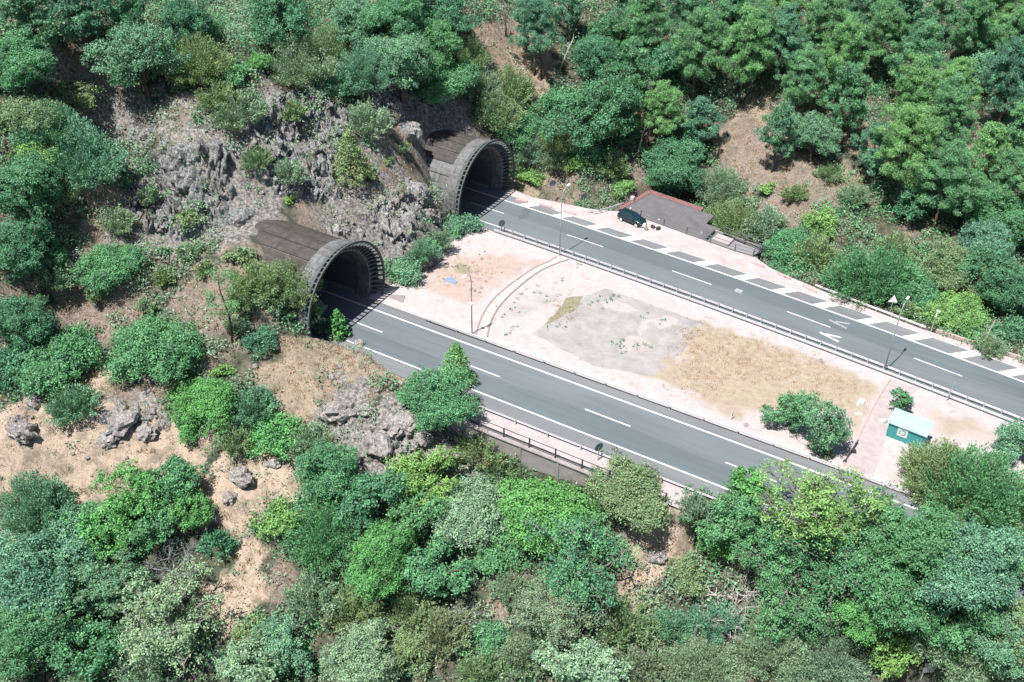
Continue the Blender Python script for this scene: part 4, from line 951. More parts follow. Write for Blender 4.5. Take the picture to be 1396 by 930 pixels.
def clumped(lobes, dens, L, Wd, clump=.30, flat=.75, up=.0):
    parts = []
    L *= .70; Wd *= .68; dens *= 1.25
    for c, r, s in lobes:
        k = max(8, int(dens*r*r*.55)); d = sph(k*2); d = d[d[:, 2] > -.55][:k]
        cc = c+d*r*s*rng.uniform(.62, 1.25, (len(d), 1)); ct = rng.normal(.5, .24, len(d))+rng.normal(0, .08)
        m = 24; q = rng.normal(size=(len(d), m, 3))*np.array([1, 1, flat])*clump*r**.5*.62
        P = (cc[:, None]+q).reshape(-1, 3); nrm = unit(np.repeat(d, m, 0)*.75+rng.normal(size=(len(P), 3))*.70+np.array([0, 0, .35+up]))
        parts.append(quads(P, nrm, L, Wd, None, np.repeat(ct, m)+rng.normal(0, .16, len(P))))
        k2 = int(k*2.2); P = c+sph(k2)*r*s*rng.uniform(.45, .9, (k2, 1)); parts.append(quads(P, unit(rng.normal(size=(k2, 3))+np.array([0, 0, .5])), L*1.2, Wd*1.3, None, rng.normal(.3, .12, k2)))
    return parts
def limbs(mb, base, tops, r0, n=5, wig=.12):
    for t in tops:
        b = np.array(base); t = np.array(t); L = np.linalg.norm(t-b); P = []
        for i in range(5):
            f = i/4; P.append(b+(t-b)*f+np.array([rng.normal(0, wig*L*.35), rng.normal(0, wig*L*.35), math.sin(f*3.1)*L*.08])*(0 < i < 4))
        mb.tube(P, [r0*(1-.8*i/4) for i in range(5)], n, False)
VAR = {}
def variant(geo, R, k):
    key = (geo, R, k)
    if key in VAR: return VAR[key]
    tr = MB(); parts = []; hc = 0
    L, Wd = .31, .19
    if geo in ('broad', 'sparse'):
        hc = 1.0*R; nl = {1.5: 12, 3.0: 20, 5.0: 30}[R]; lobes = []
        ph = rng.uniform(0, 6.28, 3)
        for i in range(nl):
            d = sph(1)[0]; d[2] = d[2]*.85+.10; f = rng.uniform(.45, .86); az = math.atan2(d[1], d[0]); f *= 1+.16*math.sin(2*az+ph[0])+.12*math.sin(3*az+ph[1]); r = R*rng.uniform(.18, .40)*(1.25-.45*f)
            lobes.append((np.array([d[0]*R*f, d[1]*R*f, hc+d[2]*R*f*.85]), r, np.array([1, 1, .8])))
        dn = 34 if geo == 'broad' else 13
        parts = clumped(lobes, dn, L, Wd)
        limb0 = (0, 0, hc*.42); tr.tube([(0, 0, -.8), (R*.03, 0, hc*.1), limb0], [R*.07+.08, R*.055+.05, R*.045+.04], 8)
        limbs(tr, limb0, [l[0] for l in lobes], R*.028+.02)
        for l in lobes[::2]: limbs(tr, l[0], [l[0]+unit(np.array([l[0][0], l[0][1], l[1]*1.5])+rng.normal(size=3)*l[1]*.8)*l[1]*1.25 for _ in range(2)], R*.008+.012, 4)
        if geo == 'sparse':
            for l in lobes: limbs(tr, l[0], [l[0]+sph(1)[0]*l[1]*1.15 for _ in range(4)], R*.010+.01, 4)
    elif geo == 'bush':
        hc = .45*R; lobes = []; nl = {1.5: 8, 3.0: 14, 5.0: 24}[R]
        for i in range(nl):
            a = rng.uniform(0, 6.283); f = math.sqrt(rng.uniform(0, 1))*.76; r = R*rng.uniform(.22, .40)
            h = R*(.78-.55*f*f)*rng.uniform(.75, 1.05)
            f *= 1+.22*math.sin(2*a+R)+.1*math.sin(5*a); lobes.append((np.array([math.cos(a)*R*f, math.sin(a)*R*f, max(h-r*.6, r*.35)]), r, np.array([1, 1, .85])))
        parts = clumped(lobes, 36, L, Wd)
        for l in lobes: limbs(tr, (rng.normal(0, .1*R), rng.normal(0, .1*R), -.3), [l[0]], R*.018+.02)
    elif geo == 'feather':
        hc = .50*R; nl = {1.5: 30, 3.0: 72, 5.0: 150}[R]
        for i in range(nl):
            a = rng.uniform(0, 6.283); f = math.sqrt(rng.uniform(0, 1)); top = np.array([math.cos(a)*R*f, math.sin(a)*R*f, R*(1.15-.75*f*f)*rng.uniform(.7, 1.12)])
            b = top*np.array([.25, .25, .0]); m = int(34+R*22); t = rng.uniform(.25, 1.0, (m, 1))**.8
            P = b+(top-b)*t+rng.normal(size=(m, 3))*.13*R**.7*(1.15-t*.6); dr = unit((top-b)[None]+rng.normal(size=(m, 3))*R*.35)
            nn = unit(np.cross(dr, rng.normal(size=(m, 3))))
            parts.append(quads(P, nn, .30, .11, dr*.9, np.full(m, rng.normal(.5, .22))+rng.normal(0, .1, m)))
            if i % 3 == 0: limbs(tr, (b[0], b[1], -.2), [top*.93], .035, 4)
    elif geo == 'pine':
        H = 2.7*R; hc = 1.75*R; lean = rng.normal(0, .10, 2)*R
        def ax(z): return np.array([lean[0]*(z/H)**1.5, lean[1]*(z/H)**1.5, z])
        tr.tube([ax(z)-(0, 0, .8 if z == 0 else 0) for z in np.linspace(0, H*.96, 7)], list(np.linspace(.05*R+.06, .03, 7)), 7)
        nb = {1.5: 17, 3.0: 25, 5.0: 38}[R]
        for i in range(nb):
            f = (i+.5)/nb; z = H*(.34+.66*f); a = i*2.4+rng.normal(0, .5)
            rad = R*(1.0 if f < .35 else 1.05-.95*((f-.35)/.65)**1.3)*rng.uniform(.40, 1.15)*(.6+.9*min(f, .35))
            c = ax(z)+np.array([math.cos(a)*rad, math.sin(a)*rad, rad*.18])
            limbs(tr, ax(z-.08*R), [c], .025+.008*R, 4)
            for j in range(5):
                cc = c+np.array([rng.normal(0, .19*R), rng.normal(0, .19*R), rng.normal(0, .10*R)]); pr = R*rng.uniform(.10, .20)+.08
                m = int(95*pr*pr*2.6+24); d = sph(m); P = cc+d*pr*np.array([1, 1, .55])*rng.uniform(.35, 1.15, (m, 1))
                nn = unit(d*.4+rng.normal(size=(m, 3))*.8+np.array([0, 0, .35])); parts.append(quads(P, nn, .38, .095, None, np.full(m, rng.normal(.5, .2))+rng.normal(0, .1, m)))
    elif geo == 'cone':
        H = 2.4*R; hc = 1.15*R; tr.tube([(0, 0, -.4), (0, 0, H)], [.05*R+.04, .02], 7)
        nb = {1.5: 46, 3.0: 80, 5.0: 120}[R]
        for i in range(nb):
            f = (i+.5)/nb; z = H*(.10+.92*f); a = i*2.4; rad = R*(1-f)**.75*rng.uniform(.5, 1.0)
            c = np.array([math.cos(a)*rad, math.sin(a)*rad, z]); pr = R*(.26-.10*f); m = int(40+60*pr*pr)
            d = sph(m); P = c+d*pr*np.array([1, 1, .8])*rng.uniform(.4, 1.05, (m, 1))
            parts.append(quads(P, unit(d+rng.normal(size=(m, 3))*.7+np.array([0, 0, .3])), .34, .13, None, np.full(m, rng.normal(.5, .2))+rng.normal(0, .1, m)))
    elif geo == 'slender':
        H = 4.4*R; hc = 3.3*R; tr.tube([(0, 0, -.4), (.1*R, 0, H*.4), (-.12*R, 0, H*.75), (-.1*R, 0, H)], [.055*R+.03, .05*R+.02, .03*R+.02, .02], 6)
        for i in range(30):
            f = rng.uniform(.42, 1); a = i*2.4; rad = R*(1.1-.8*abs(f-.7)/.4)*rng.uniform(.4, 1); z = H*f; c = np.array([math.cos(a)*rad, math.sin(a)*rad, z+.1*rad])
            limbs(tr, (0, 0, z-.2), [c], .025, 4); m = 60; d = sph(m); P = c+d*R*.26*np.array([1, 1, .5])*rng.uniform(.4, 1.05, (m, 1))
            parts.append(quads(P, unit(d+rng.normal(size=(m, 3))*.8), .36, .10, None, np.full(m, rng.normal(.5, .2))+rng.normal(0, .1, m)))
    elif geo == 'dead':
        hc = .75*R
        def br(p, d, l, r, lev):
            q = p+d*l*.5+rng.normal(size=3)*l*.08; e = p+d*l+rng.normal(size=3)*l*.1; tr.tube([p, q, e], [r, r*.75, r*.45], 4, False)
            if lev:
                for _ in range(3): br(e if _ else q, unit((d+rng.normal(size=3)*.65+np.array([0, 0, .1]))[None])[0], l*rng.uniform(.5, .75), r*.5, lev-1)
        for _ in range(7): br(np.zeros(3), unit((rng.normal(size=3)*np.array([.8, .8, .3])+np.array([0, 0, .75]))[None])[0], R*.6, .035*R+.03, 4)
    me_t = tr.mesh('trunk_'+geo, True) if tr.v else None
    me_c = leafmesh('crown_'+geo, parts) if parts else None
    VAR[key] = (me_t, me_c, hc); return VAR[key]
RS = [1.5, 3.0, 5.0]; NV = {1.5: 4, 3.0: 4, 5.0: 3}
BARK = {'pine': 'bark', 'cone': 'bark', 'slender': 'bark', 'broad': 'bark', 'sparse': 'barkg', 'bush': 'bark', 'feather': 'barkg', 'dead': 'deadg'}
KINDNAME = {'pine': ('pine_tree', 'pine tree'), 'cone': ('conifer_tree', 'conifer'), 'slender': ('slender_pine', 'pine tree'), 'broad': ('broadleaf_tree', 'tree'), 'sparse': ('open_crowned_tree', 'tree'), 'bush': ('rounded_shrub', 'shrub'), 'feather': ('wispy_shrub', 'shrub'), 'dead': ('leafless_shrub', 'bare shrub')}
COUNT = [0]
def plant(px, py, rpx, geo, col, label, group=None, sz=1.0):
    i = COUNT[0]; COUNT[0] += 1; rpx *= {'broad': 1.18, 'sparse': 1.22, 'bush': 1.25, 'feather': 1.34, 'pine': .96, 'dead': 1.25, 'cone': 1.1}.get(geo, 1.0)
    p = hit(px, py); r = rpx*depth(p)/CF
    hcr = {'broad': 1.0, 'sparse': 1.0, 'bush': .45, 'feather': .5, 'pine': 1.75, 'cone': 1.15, 'slender': 3.3, 'dead': .75}[geo]
    for _ in range(3):
        p = hit(px, py, hcr*r*sz); r = rpx*depth(p+np.array([0, 0, hcr*r*sz]))/CF
    R = min(RS, key=lambda q: abs(math.log(q/r))); mt, mc, hc = variant(geo, R, (i*7+3) % NV[R])
    nm, cat = KINDNAME[geo]; s = r/R
    o = empty(nm, p-np.array([0, 0, .1]), label, cat, group or {'pine': 'pines on the hillside', 'broad': 'broadleaf trees', 'bush': 'rounded shrubs', 'feather': 'wispy shrubs'}.get(geo), (i*1.713) % 6.283)
    e_ = ((i*.618) % 1-.5)*.30; k_ = .86 if geo == 'pine' else 1.0; o.scale = (s*k_*(1.02+e_), s*k_*(1.02-e_), s*sz*(1+.35*((i*.377) % 1)*(geo == 'pine')))
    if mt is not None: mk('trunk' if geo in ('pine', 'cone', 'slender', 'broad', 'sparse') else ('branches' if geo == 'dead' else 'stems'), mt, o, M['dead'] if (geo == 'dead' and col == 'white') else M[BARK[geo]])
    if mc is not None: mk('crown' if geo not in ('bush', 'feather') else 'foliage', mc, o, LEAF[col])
    return o
# ------------------------------------------------------------------ every tree and shrub: photo position of its crown, crown radius in photo pixels, build, leaf, label
PL = [
# upper left corner
(40,28,46,'pine','pineb','dark pine filling the top left corner of the photo'),
(108,18,44,'pine','pineb','dark pine at the top edge, second crown from the left corner'),
(175,22,40,'pine','dark','dark pine at the top edge above the dense blue green oak'),
(250,25,36,'broad','dark','dark tree at the top edge right of the shaded pines'),
(190,80,50,'broad','teal','dense blue green oak standing above the leftmost cliff'),
(25,88,40,'broad','green','light green tree at the left edge under the corner pine'),
(38,150,38,'bush','olive','olive green bush at the left edge below the light green tree'),
(95,125,30,'bush','olive','olive bush between the dark shade and the bare ground above the cliff'),
(66,172,36,'feather','teal','bluish wispy shrub left of the leftmost cliff, upper one'),
(110,215,46,'feather','teal','large bluish wispy shrub hugging the left side of the leftmost cliff'),
(38,205,26,'bush','lime','small yellow green bush at the left edge near the bluish shrubs'),
(28,258,48,'broad','dark','dark green tree at the left edge under the yellow green bush'),
(85,260,22,'feather','grey','grey shrub between the dark left tree and the bluish shrub'),
(280,42,28,'bush','green','green bush near the top edge left of the round dark tree'),
(268,82,38,'feather','olive','wispy olive shrub right of the dense blue green oak'),
(310,95,28,'bush','green','green bush above the middle cliff, left of the vivid green bush'),
(385,20,48,'broad','dark','round dark green tree at the top edge above the middle cliff'),
(352,82,19,'bush','bright','vivid green small bush below the round dark tree'),
(325,150,30,'feather','grey','grey scrub on the gully between the two large cliffs'),
(295,130,24,'feather','olive','olive scrub above the gully between the cliffs'),
(245,292,18,'bush','olive','small olive bush growing on the lower middle cliff'),
(205,265,16,'feather','grey','small grey shrub clinging to the left side of the middle cliff'),
(160,300,20,'feather','grey','grey shrub on dry ground under the leftmost cliff'),
# top centre
(405,85,40,'feather','grey','grey green wispy shrub above the right cliff, leftmost of that band'),
(450,68,36,'feather','olive','olive wispy shrub near the top, right of the round dark tree'),
(488,35,36,'broad','teal','bluish tree at the top edge, first right of the round dark tree'),
(540,28,40,'broad','green','light green tree at the top edge over the cliffs'),
(605,18,40,'broad','dark','dark green tree at the top edge left of the straw clearing'),
(495,95,36,'feather','teal','bluish shrub above the right cliff'),
(545,85,42,'broad','teal','bluish green tree in the middle of the thicket over the right cliff'),
(590,60,38,'broad','green','green tree under the dark tree left of the straw clearing'),
(600,105,38,'bush','green','green bush on the slope straight above the farther portal'),
(632,75,30,'feather','olive','olive shrub at the left border of the straw clearing'),
(650,112,28,'feather','grey','grey shrub below the straw clearing'),
(668,150,34,'feather','olive','olive shrub above the mouth of the farther portal'),
(500,160,26,'feather','grey','wispy grey shrub rooted in the right cliff'),
(455,112,24,'feather','teal','bluish shrub on the top edge of the right cliff'),
(400,150,16,'feather','olive','small olive tuft high on the right cliff'),
(350,215,18,'feather','olive','olive tuft in the gully left of the right cliff'),
(392,232,20,'feather','grey','grey tuft low on the right cliff'),
(398,270,9,'bush','lime','tiny yellow green bush at the foot of the right cliff'),
(478,216,29,'cone','olive','grey green cone shaped pine alone on the bench between the portals'),
(530,218,9,'bush','olive','tiny olive bush on the bench left of the farther barrel'),
(548,200,9,'feather','grey','tiny grey tuft behind the farther barrel'),
(690,120,32,'feather','olive','olive shrub right of the straw clearing above the farther portal'),
(705,165,34,'bush','green','green bush on the bank right of the farther portal, upper one'),
(722,200,26,'feather','grey','grey shrub on the bank right of the farther portal'),
(724,238,16,'bush','lime','low yellow green bush beside the farther portal mouth'),
(700,225,14,'feather','olive','small olive shrub touching the rim of the farther portal'),
# between the tunnels
(628,304,26,'bush','teal','bluish bush at the near foot of the farther portal'),
(598,325,16,'feather','grey','grey shrub on the gravel edge between the portals'),
(576,340,20,'feather','teal','bluish shrub under the rock spur between the portals'),
(545,365,28,'bush','teal','blue green bush right beside the nearer portal rim'),
(612,318,12,'bush','green','small green bush next to the bluish bush of the farther portal'),
# around the near portal and left slope
(394,386,36,'feather','olive','light olive wispy shrub in front of the nearer barrel, touching the rim'),
(352,378,30,'feather','olive','light olive wispy shrub left of the nearer barrel, farther from the rim'),
(420,425,20,'feather','grey','grey shrub at the foot of the nearer portal'),
(460,442,17,'cone','bright','little bright green conifer at the road edge before the nearer portal'),
(444,446,12,'feather','grey','small grey shrub beside the little bright conifer'),
(303,395,28,'slender','pine','slender thin pine with bare trunk on the dry left slope'),
(372,402,26,'feather','grey','grey wispy shrub against the left flank of the nearer barrel'),
(408,416,20,'feather','olive','olive wispy shrub at the left foot of the nearer portal rim'),
(335,400,24,'feather','olive','olive wispy shrub right of the slender pine crown'),
(330,345,18,'bush','olive','olive bush at the back end of the nearer barrel'),
(145,355,38,'bush','green','round green bush alone on dry ground below the cliffs'),
(130,395,18,'feather','olive','small olive shrub below the round green bush'),
(75,370,26,'feather','grey','grey green shrub left of the round green bush'),
(28,338,42,'broad','dark','dark tree at the left edge level with the round green bush'),
(70,335,22,'bush','green','green bush between the dark left tree and the round green bush'),
(25,435,42,'broad','dark','dark tree at the left edge above the wide flat bush'),
(82,482,52,'bush','green','wide flat green bush with deep shade at its right side'),
(20,490,34,'bush','dark','dark bush at the left edge beside the wide flat bush'),
(210,470,54,'bush','green','big rounded green bush in the middle of the left slope'),
(355,460,22,'bush','dark','dark bush left of the dry grass mound'),
(225,375,14,'feather','olive','small olive tuft on the dry slope right of the round green bush'),
(260,340,16,'feather','grey','grey tuft on dry ground below the middle cliff'),
(215,345,12,'bush','green','small green bush under the middle cliff'),
(280,365,12,'feather','olive','olive tuft beside the slender pine crown'),
(200,415,12,'feather','grey','grey tuft just above the big rounded bush'),
(325,440,15,'feather','grey','grey tuft right of the slender pine trunk'),
(282,545,42,'bush','bright','bright green bush at the lower left, tallest of the bright group'),
(258,580,24,'bush','bright','bright green bush, left and lowest of the bright group'),
(345,552,28,'feather','teal','bluish shrub right of the bright green bush'),
(372,585,36,'bush','bright','bright green bush beside the pale clearing, right of the group'),
(318,598,22,'feather','olive','olive shrub in the middle of the bright group'),
(425,600,30,'feather','grey','grey green wispy shrub under the dry grass mound'),
(100,550,28,'feather','teal','bluish wispy shrub on the left rock band'),
(300,505,14,'bush','lime','small yellow green bush on top of the bright group'),
(40,520,16,'feather','grey','grey tuft on the ledge at the far left'),
# roadside tree
(604,548,44,'broad','green','full green tree leaning over the lower road, casting shade on it'),
(622,498,26,'cone','pinel','pointed light green conifer rising behind the full roadside tree'),
(575,560,14,'bush','dark','dark bush at the left foot of the roadside tree'),
# median
(1080,556,30,'broad','green','smaller left tree of the clump on the gravel strip',None,1.0),
(1121,576,33,'broad','teal','larger right tree of the clump on the gravel strip',None,1.25),
(1122,606,18,'bush','grey','low bush under the right tree of the gravel strip clump'),
(1228,546,16,'broad','green','small dark bush right behind the teal cabin'),
(1384,600,28,'broad','teal','bluish tree on the gravel at the right edge of the photo'),
# upper right: big trees near the far portal
(730,45,36,'pine','pineb','lone pine with dark bare trunk beside the straw clearing'),
(812,80,32,'broad','dark','dark rounded tree on top of the big dark oak'),
(812,152,58,'broad','dark','big dark green oak above the parked car'),
(758,132,24,'bush','green','green bush at the left of the big dark oak'),
(765,185,26,'feather','olive','olive shrub below the green bush left of the big oak'),
(800,205,26,'bush','green','green bush under the big dark oak, left one'),
(832,222,22,'feather','olive','olive shrub under the big dark oak, right one'),
(848,252,16,'bush','lime','yellow green bush near the parked car'),
(786,222,16,'bush','lime','yellow green bush on the bank above the apron'),
(755,215,16,'feather','grey','grey tuft on the bank left of the yellow green bush'),
(922,231,38,'broad','dark','dark oak directly behind the grey roof'),
(940,195,24,'cone','dark','dark pointed tree behind the oak of the grey roof'),
(985,255,32,'feather','grey','grey wispy shrub behind the right end of the grey roof'),
(1000,300,32,'feather','olive','light olive shrub beyond the concrete basin'),
(1045,305,26,'feather','grey','grey shrub right of the light olive shrub'),
(1075,335,34,'bush','green','green bush behind the red and white kerb past the basin'),
(1120,300,26,'bush','lime','yellow green bush on the bare slope'),
(1115,345,28,'feather','olive','olive shrub below the yellow green bush'),
(1190,375,48,'feather','green','large wispy green shrub behind the outer guardrail'),
(1150,375,24,'bush','olive','olive bush left of the large wispy green shrub'),
(1255,392,38,'bush','green','green bush behind the triangular sign'),
(1305,420,38,'bush','lime','big yellow green bush on the right beyond the upper road'),
(1300,368,38,'broad','olive','light olive tree behind the big yellow green bush'),
(1352,372,46,'broad','dark','dark tree at the right above the leaning pale pole'),
(1392,400,36,'broad','dark','dark tree cut by the right edge above the pale pole'),
(1388,450,26,'bush','dark','dark bush at the right edge beyond the upper road'),
(1320,456,13,'bush','lime','tiny yellow green bush at the low pinkish wall'),
(1350,470,18,'feather','grey','grey dry shrub around the leaning pale pole'),
(1240,425,16,'feather','olive','small olive shrub by the triangular sign'),
(1220,340,26,'feather','olive','olive shrub uphill of the large wispy green shrub'),
(1345,335,34,'broad','teal','bluish tree uphill of the dark tree on the right'),
# pines of the hillside
(880,40,38,'pine','pine','pine at the top centre right of the rounded dark tree'),
(865,105,34,'pine','pine','pine directly right of the rounded dark tree, over two crossed trunks'),
(905,150,36,'pine','pinel','light green pine above the grey roof, left one'),
(935,20,38,'pine','pineb','bluish pine at the top edge, first of the right wood'),
(950,82,40,'pine','pine','green pine in the second row over the grey roof'),
(960,165,30,'pine','pineb','bluish pine low on the slope behind the dark oak'),
(1000,30,38,'pine','pine','green pine at the top edge near the centre of the right wood'),
(1015,85,40,'pine','pinel','light green pine above the bare strip'),
(1065,60,40,'pine','pineb','bluish pine in the middle upper part of the right wood'),
(1068,12,36,'pine','pinel','light green pine cut by the top edge, middle of the right wood'),
(1095,105,40,'pine','pine','green pine with thick crown above the bluish oak'),
(1110,185,32,'broad','teal','bluish oak at the lower edge of the wood, left of the large pines'),
(1060,190,30,'pine','pineb','bluish pine shading the bare slope, leftmost'),
(1125,35,40,'pine','pine','green pine near the top, left of the pale gap'),
(1150,85,40,'pine','pinel','light green pine left of the small pale clearing'),
(1150,150,36,'pine','pine','green pine with visible trunk at the edge of the bare slope'),
(1175,15,36,'pine','pineb','bluish pine at the top edge above the small pale clearing'),
(1205,60,36,'pine','pine','green pine right of the small pale clearing'),
(1235,20,34,'pine','dark','dark pine at the top edge left of the pale track'),
(1255,85,40,'pine','pine','green pine left of the pale track'),
(1245,150,40,'pine','pinel','light green pine in the centre of the large pine group'),
(1190,200,32,'pine','pineb','bluish pine with dark shade, front left of the large group'),
(1235,215,48,'pine','pinel','largest light green pine at the front of the right wood'),
(1285,180,40,'pine','pine','green pine behind the largest light green pine'),
(1290,250,46,'pine','pine','large green pine at the front right over deep shade'),
(1250,275,30,'broad','dark','dark low tree in the shade under the largest pine'),
(1300,120,38,'pine','pinel','light green pine right of the pale track'),
(1335,95,28,'broad','teal','bluish rounded oak among the pines on the right'),
(1320,45,36,'pine','pine','green pine near the top right'),
(1360,20,38,'pine','pinel','light green pine at the top edge near the right corner'),
(1390,65,38,'pine','pine','green pine cut by the right edge near the top'),
(1375,125,40,'pine','pineb','bluish pine near the right edge, upper third'),
(1390,185,38,'pine','pine','green pine cut by the right edge, level with the forked trunk'),
(1340,225,36,'pine','pinel','light green pine under the gap with the forked trunk'),
(1385,250,42,'pine','pine','green pine cut by the right edge over the olive shrubs'),
(1340,280,34,'broad','green','green tree below the light pine on the right'),
(1390,310,32,'broad','green','green tree cut by the right edge above the dark trees'),
(1035,45,26,'broad','dark','dark small tree between pines in the upper wood'),
(905,85,28,'broad','dark','dark small tree between the first pines of the upper wood'),
(1280,25,24,'pine','pine','small pine at the top edge beside the pale track'),
(850,15,28,'pine','pineb','bluish pine at the top edge left of the first green pine'),
(775,15,26,'pine','pineb','thin bluish pine at the top edge right of the lone pine'),
(830,35,22,'bush','dark','dark bush behind the rounded dark tree'),
(1130,235,15,'feather','olive','small olive tuft on the bare slope, upper one'),
(1165,265,17,'feather','grey','small grey tuft on the bare slope, right one'),
(1085,262,15,'feather','olive','small olive tuft on the bare slope, lower left one'),
(1050,255,13,'bush','lime','small yellow green tuft on the bare slope, left one'),
# lower left
(48,690,48,'feather','teal','big bluish bushy tree at the lower left edge'),
(112,708,36,'broad','green','green tree right of the big bluish one, lower left'),
(185,664,40,'broad','bright','bright green tree at the lower left, top of its clump'),
(238,660,34,'broad','green','green tree at the lower left overlooking the pale ground'),
(150,722,38,'broad','bright','bright green tree in the middle of the lower left clump'),
(205,712,36,'broad','green','green tree above the leafless grey shrub'),
(262,690,28,'broad','bright','bright green tree casting the black shade at the lower left'),
(52,778,62,'broad','teal','large bluish tree at the left edge, lower third'),
(128,800,50,'broad','teal','large bluish tree left of the mottled grey green one'),
(40,868,54,'broad','green','green tree in the bottom left corner'),
(112,880,44,'broad','green','green tree at the bottom edge over a pale trunk'),
(233,762,32,'dead','deadg','grey leafless shrub tangled among the lower left trees'),
(228,845,64,'sparse','pale','mottled grey green tree at the bottom left'),
(190,905,36,'feather','grey','grey shrub at the bottom edge under the mottled tree'),
(330,905,40,'broad','pale','pale green tree at the bottom edge right of the mottled one'),
(295,740,20,'feather','dark','dark shrub in the black shade beside the pale path'),
(345,860,26,'bush','olive','olive bush left of the lower pale clearing'),
# lower centre
(455,642,44,'broad','green','green tree under the grey wispy shrub, right of the pale clearing'),
(380,705,32,'bush','lime','yellow olive bush left of the lower centre trees'),
(440,722,46,'feather','green','light green feathery tree in the lower centre'),
(508,680,42,'broad','dark','dark green tree under the rock shelf'),
(575,648,40,'broad','lime','yellow green tree right below the rock shelf'),
(560,705,38,'broad','green','green tree between the dark tree and the pale bluish one'),
(642,690,50,'bush','pale','pale bluish rounded tree beside the vivid dark green crown'),
(520,765,46,'broad','bright','bright tree in the lower centre over a shaded hollow'),
(590,775,40,'broad','green','green tree below the pale bluish rounded tree'),
(660,608,30,'feather','olive','olive shrub at the foot of the retaining wall, left end'),
(694,640,30,'feather','olive','olive shrub against the retaining wall under the railing'),
(738,692,64,'bush','bright','vivid dark green rounded crown under the retaining wall'),
(680,745,34,'bush','green','green bush left below the vivid dark green crown'),
(430,810,34,'feather','grey','grey shrub right of the lower pale clearing'),
(480,830,32,'feather','olive','olive shrub in the lower centre hollow'),
(385,885,36,'broad','teal','bluish tree at the bottom edge left of centre'),
(490,905,46,'broad','pale','pale light green tree at the bottom edge left of centre'),
(555,885,34,'bush','olive','olive bush at the bottom edge near the centre'),
(605,860,34,'feather','dry','dull dry green shrub in the lower centre'),
(560,825,28,'feather','olive','olive shrub above the dull dry green shrub'),
(632,835,22,'dead','deadg','grey blue leafless shrub in the lower centre'),
(670,870,30,'bush','green','green bush right of the leafless blue grey shrub'),
(660,915,30,'feather','olive','olive shrub at the bottom edge in the centre'),
(720,890,32,'feather','dry','dull dry olive shrub at the bottom edge right of centre'),
(695,800,24,'feather','grey','grey shrub beside the small pink bare patch'),
# lower right
(860,662,50,'bush','olive','round olive shrub covering the end of the retaining wall'),
(802,762,62,'sparse','green','big light green tree with thin crown left of the bare slope'),
(765,830,46,'sparse','grey','grey green thin tree below the big light green one'),
(792,905,46,'broad','pale','pale green round tree at the bottom edge right of centre'),
(855,845,34,'feather','olive','olive shrub right of the grey green thin tree'),
(936,775,26,'bush','olive','round olive bush at the right side of the bare slope'),
(948,685,26,'feather','grey','thin grey shrub in front of the guardrail at the end of the wall'),
(960,910,44,'feather','grey','pale grey wispy shrub at the bottom edge right of the grey post'),
(880,905,36,'feather','dry','dry grey shrub at the bottom edge left of the grey post'),
(915,850,24,'feather','teal','dark bluish shrub left of the grey post'),
(975,845,30,'feather','teal','dark bluish shrub right of the grey post'),
(1000,700,40,'broad','green','green tree at the left of the big right hand trees'),
(1018,655,24,'broad','bright','small bright crown reaching over the lower road'),
(975,735,28,'bush','bright','bright bush above the bare branches on the right'),
(1040,745,48,'sparse','green','open crowned green tree with pale branches showing on its left'),
(1120,684,66,'sparse','lime','open crowned yellow green tree overlapping the road edge'),
(1150,755,56,'sparse','green','open crowned green tree in the middle of the right hand trees'),
(1090,815,54,'sparse','green','open crowned green tree low among the right hand trees'),
(1190,830,48,'broad','bright','bright green tree right of the pale dead branches'),
(1287,648,50,'feather','olive','large wispy olive tree in front of the teal cabin'),
(1338,668,62,'feather','green','large wispy green tree at the right edge below the gravel'),
(1260,745,56,'broad','green','green tree under the large wispy olive tree'),
(1325,780,60,'broad','teal','bluish tree in the lower right'),
(1385,760,40,'broad','green','green tree cut by the right edge, lower right'),
(1225,885,42,'broad','lime','yellow green tree at the bottom edge, right'),
(1320,880,54,'feather','pale','pale wispy tree in the bottom right corner'),
(1390,860,40,'broad','olive','olive tree in the bottom right corner at the edge'),
(1050,885,42,'feather','grey','pale grey wispy shrub at the bottom edge left of the largest grey one'),
(1130,895,46,'feather','grey','largest pale grey wispy shrub at the bottom edge, lower right'),
(1068,738,36,'broad','green','green tree at the road edge left of the open crowned yellow green tree'),
(1182,700,40,'sparse','green','open crowned green tree over the last visible stretch of the lower road'),
(1215,795,58,'broad','green','tall green tree hiding the lower road, right of the open crowned trees'),
(1300,835,58,'broad','green','tall green tree hiding the lower road near the bottom right'),
(1378,870,50,'broad','teal','tall bluish tree hiding the lower road at the bottom right edge'),
(1395,690,40,'feather','olive','olive wispy tree cut by the right edge below the gravel strip'),
(1015,790,24,'dead','white','bleached dead branches left of the open crowned trees'),
(1000,812,44,'dead','white','long bleached dead branches beside the bare slope'),
(1160,800,50,'dead','white','bleached bare branches rising left of the bright green tree at the lower right'),
(1062,762,46,'dead','white','bleached bare branches at the left side of the open crowned green tree'),
(165,105,14,'dead','white','bleached fallen twigs on the bare ground above the leftmost cliff'),
(925,150,14,'dead','deadg','grey bare bush under the pines above the grey roof'),
]
for e in PL: plant(*e)
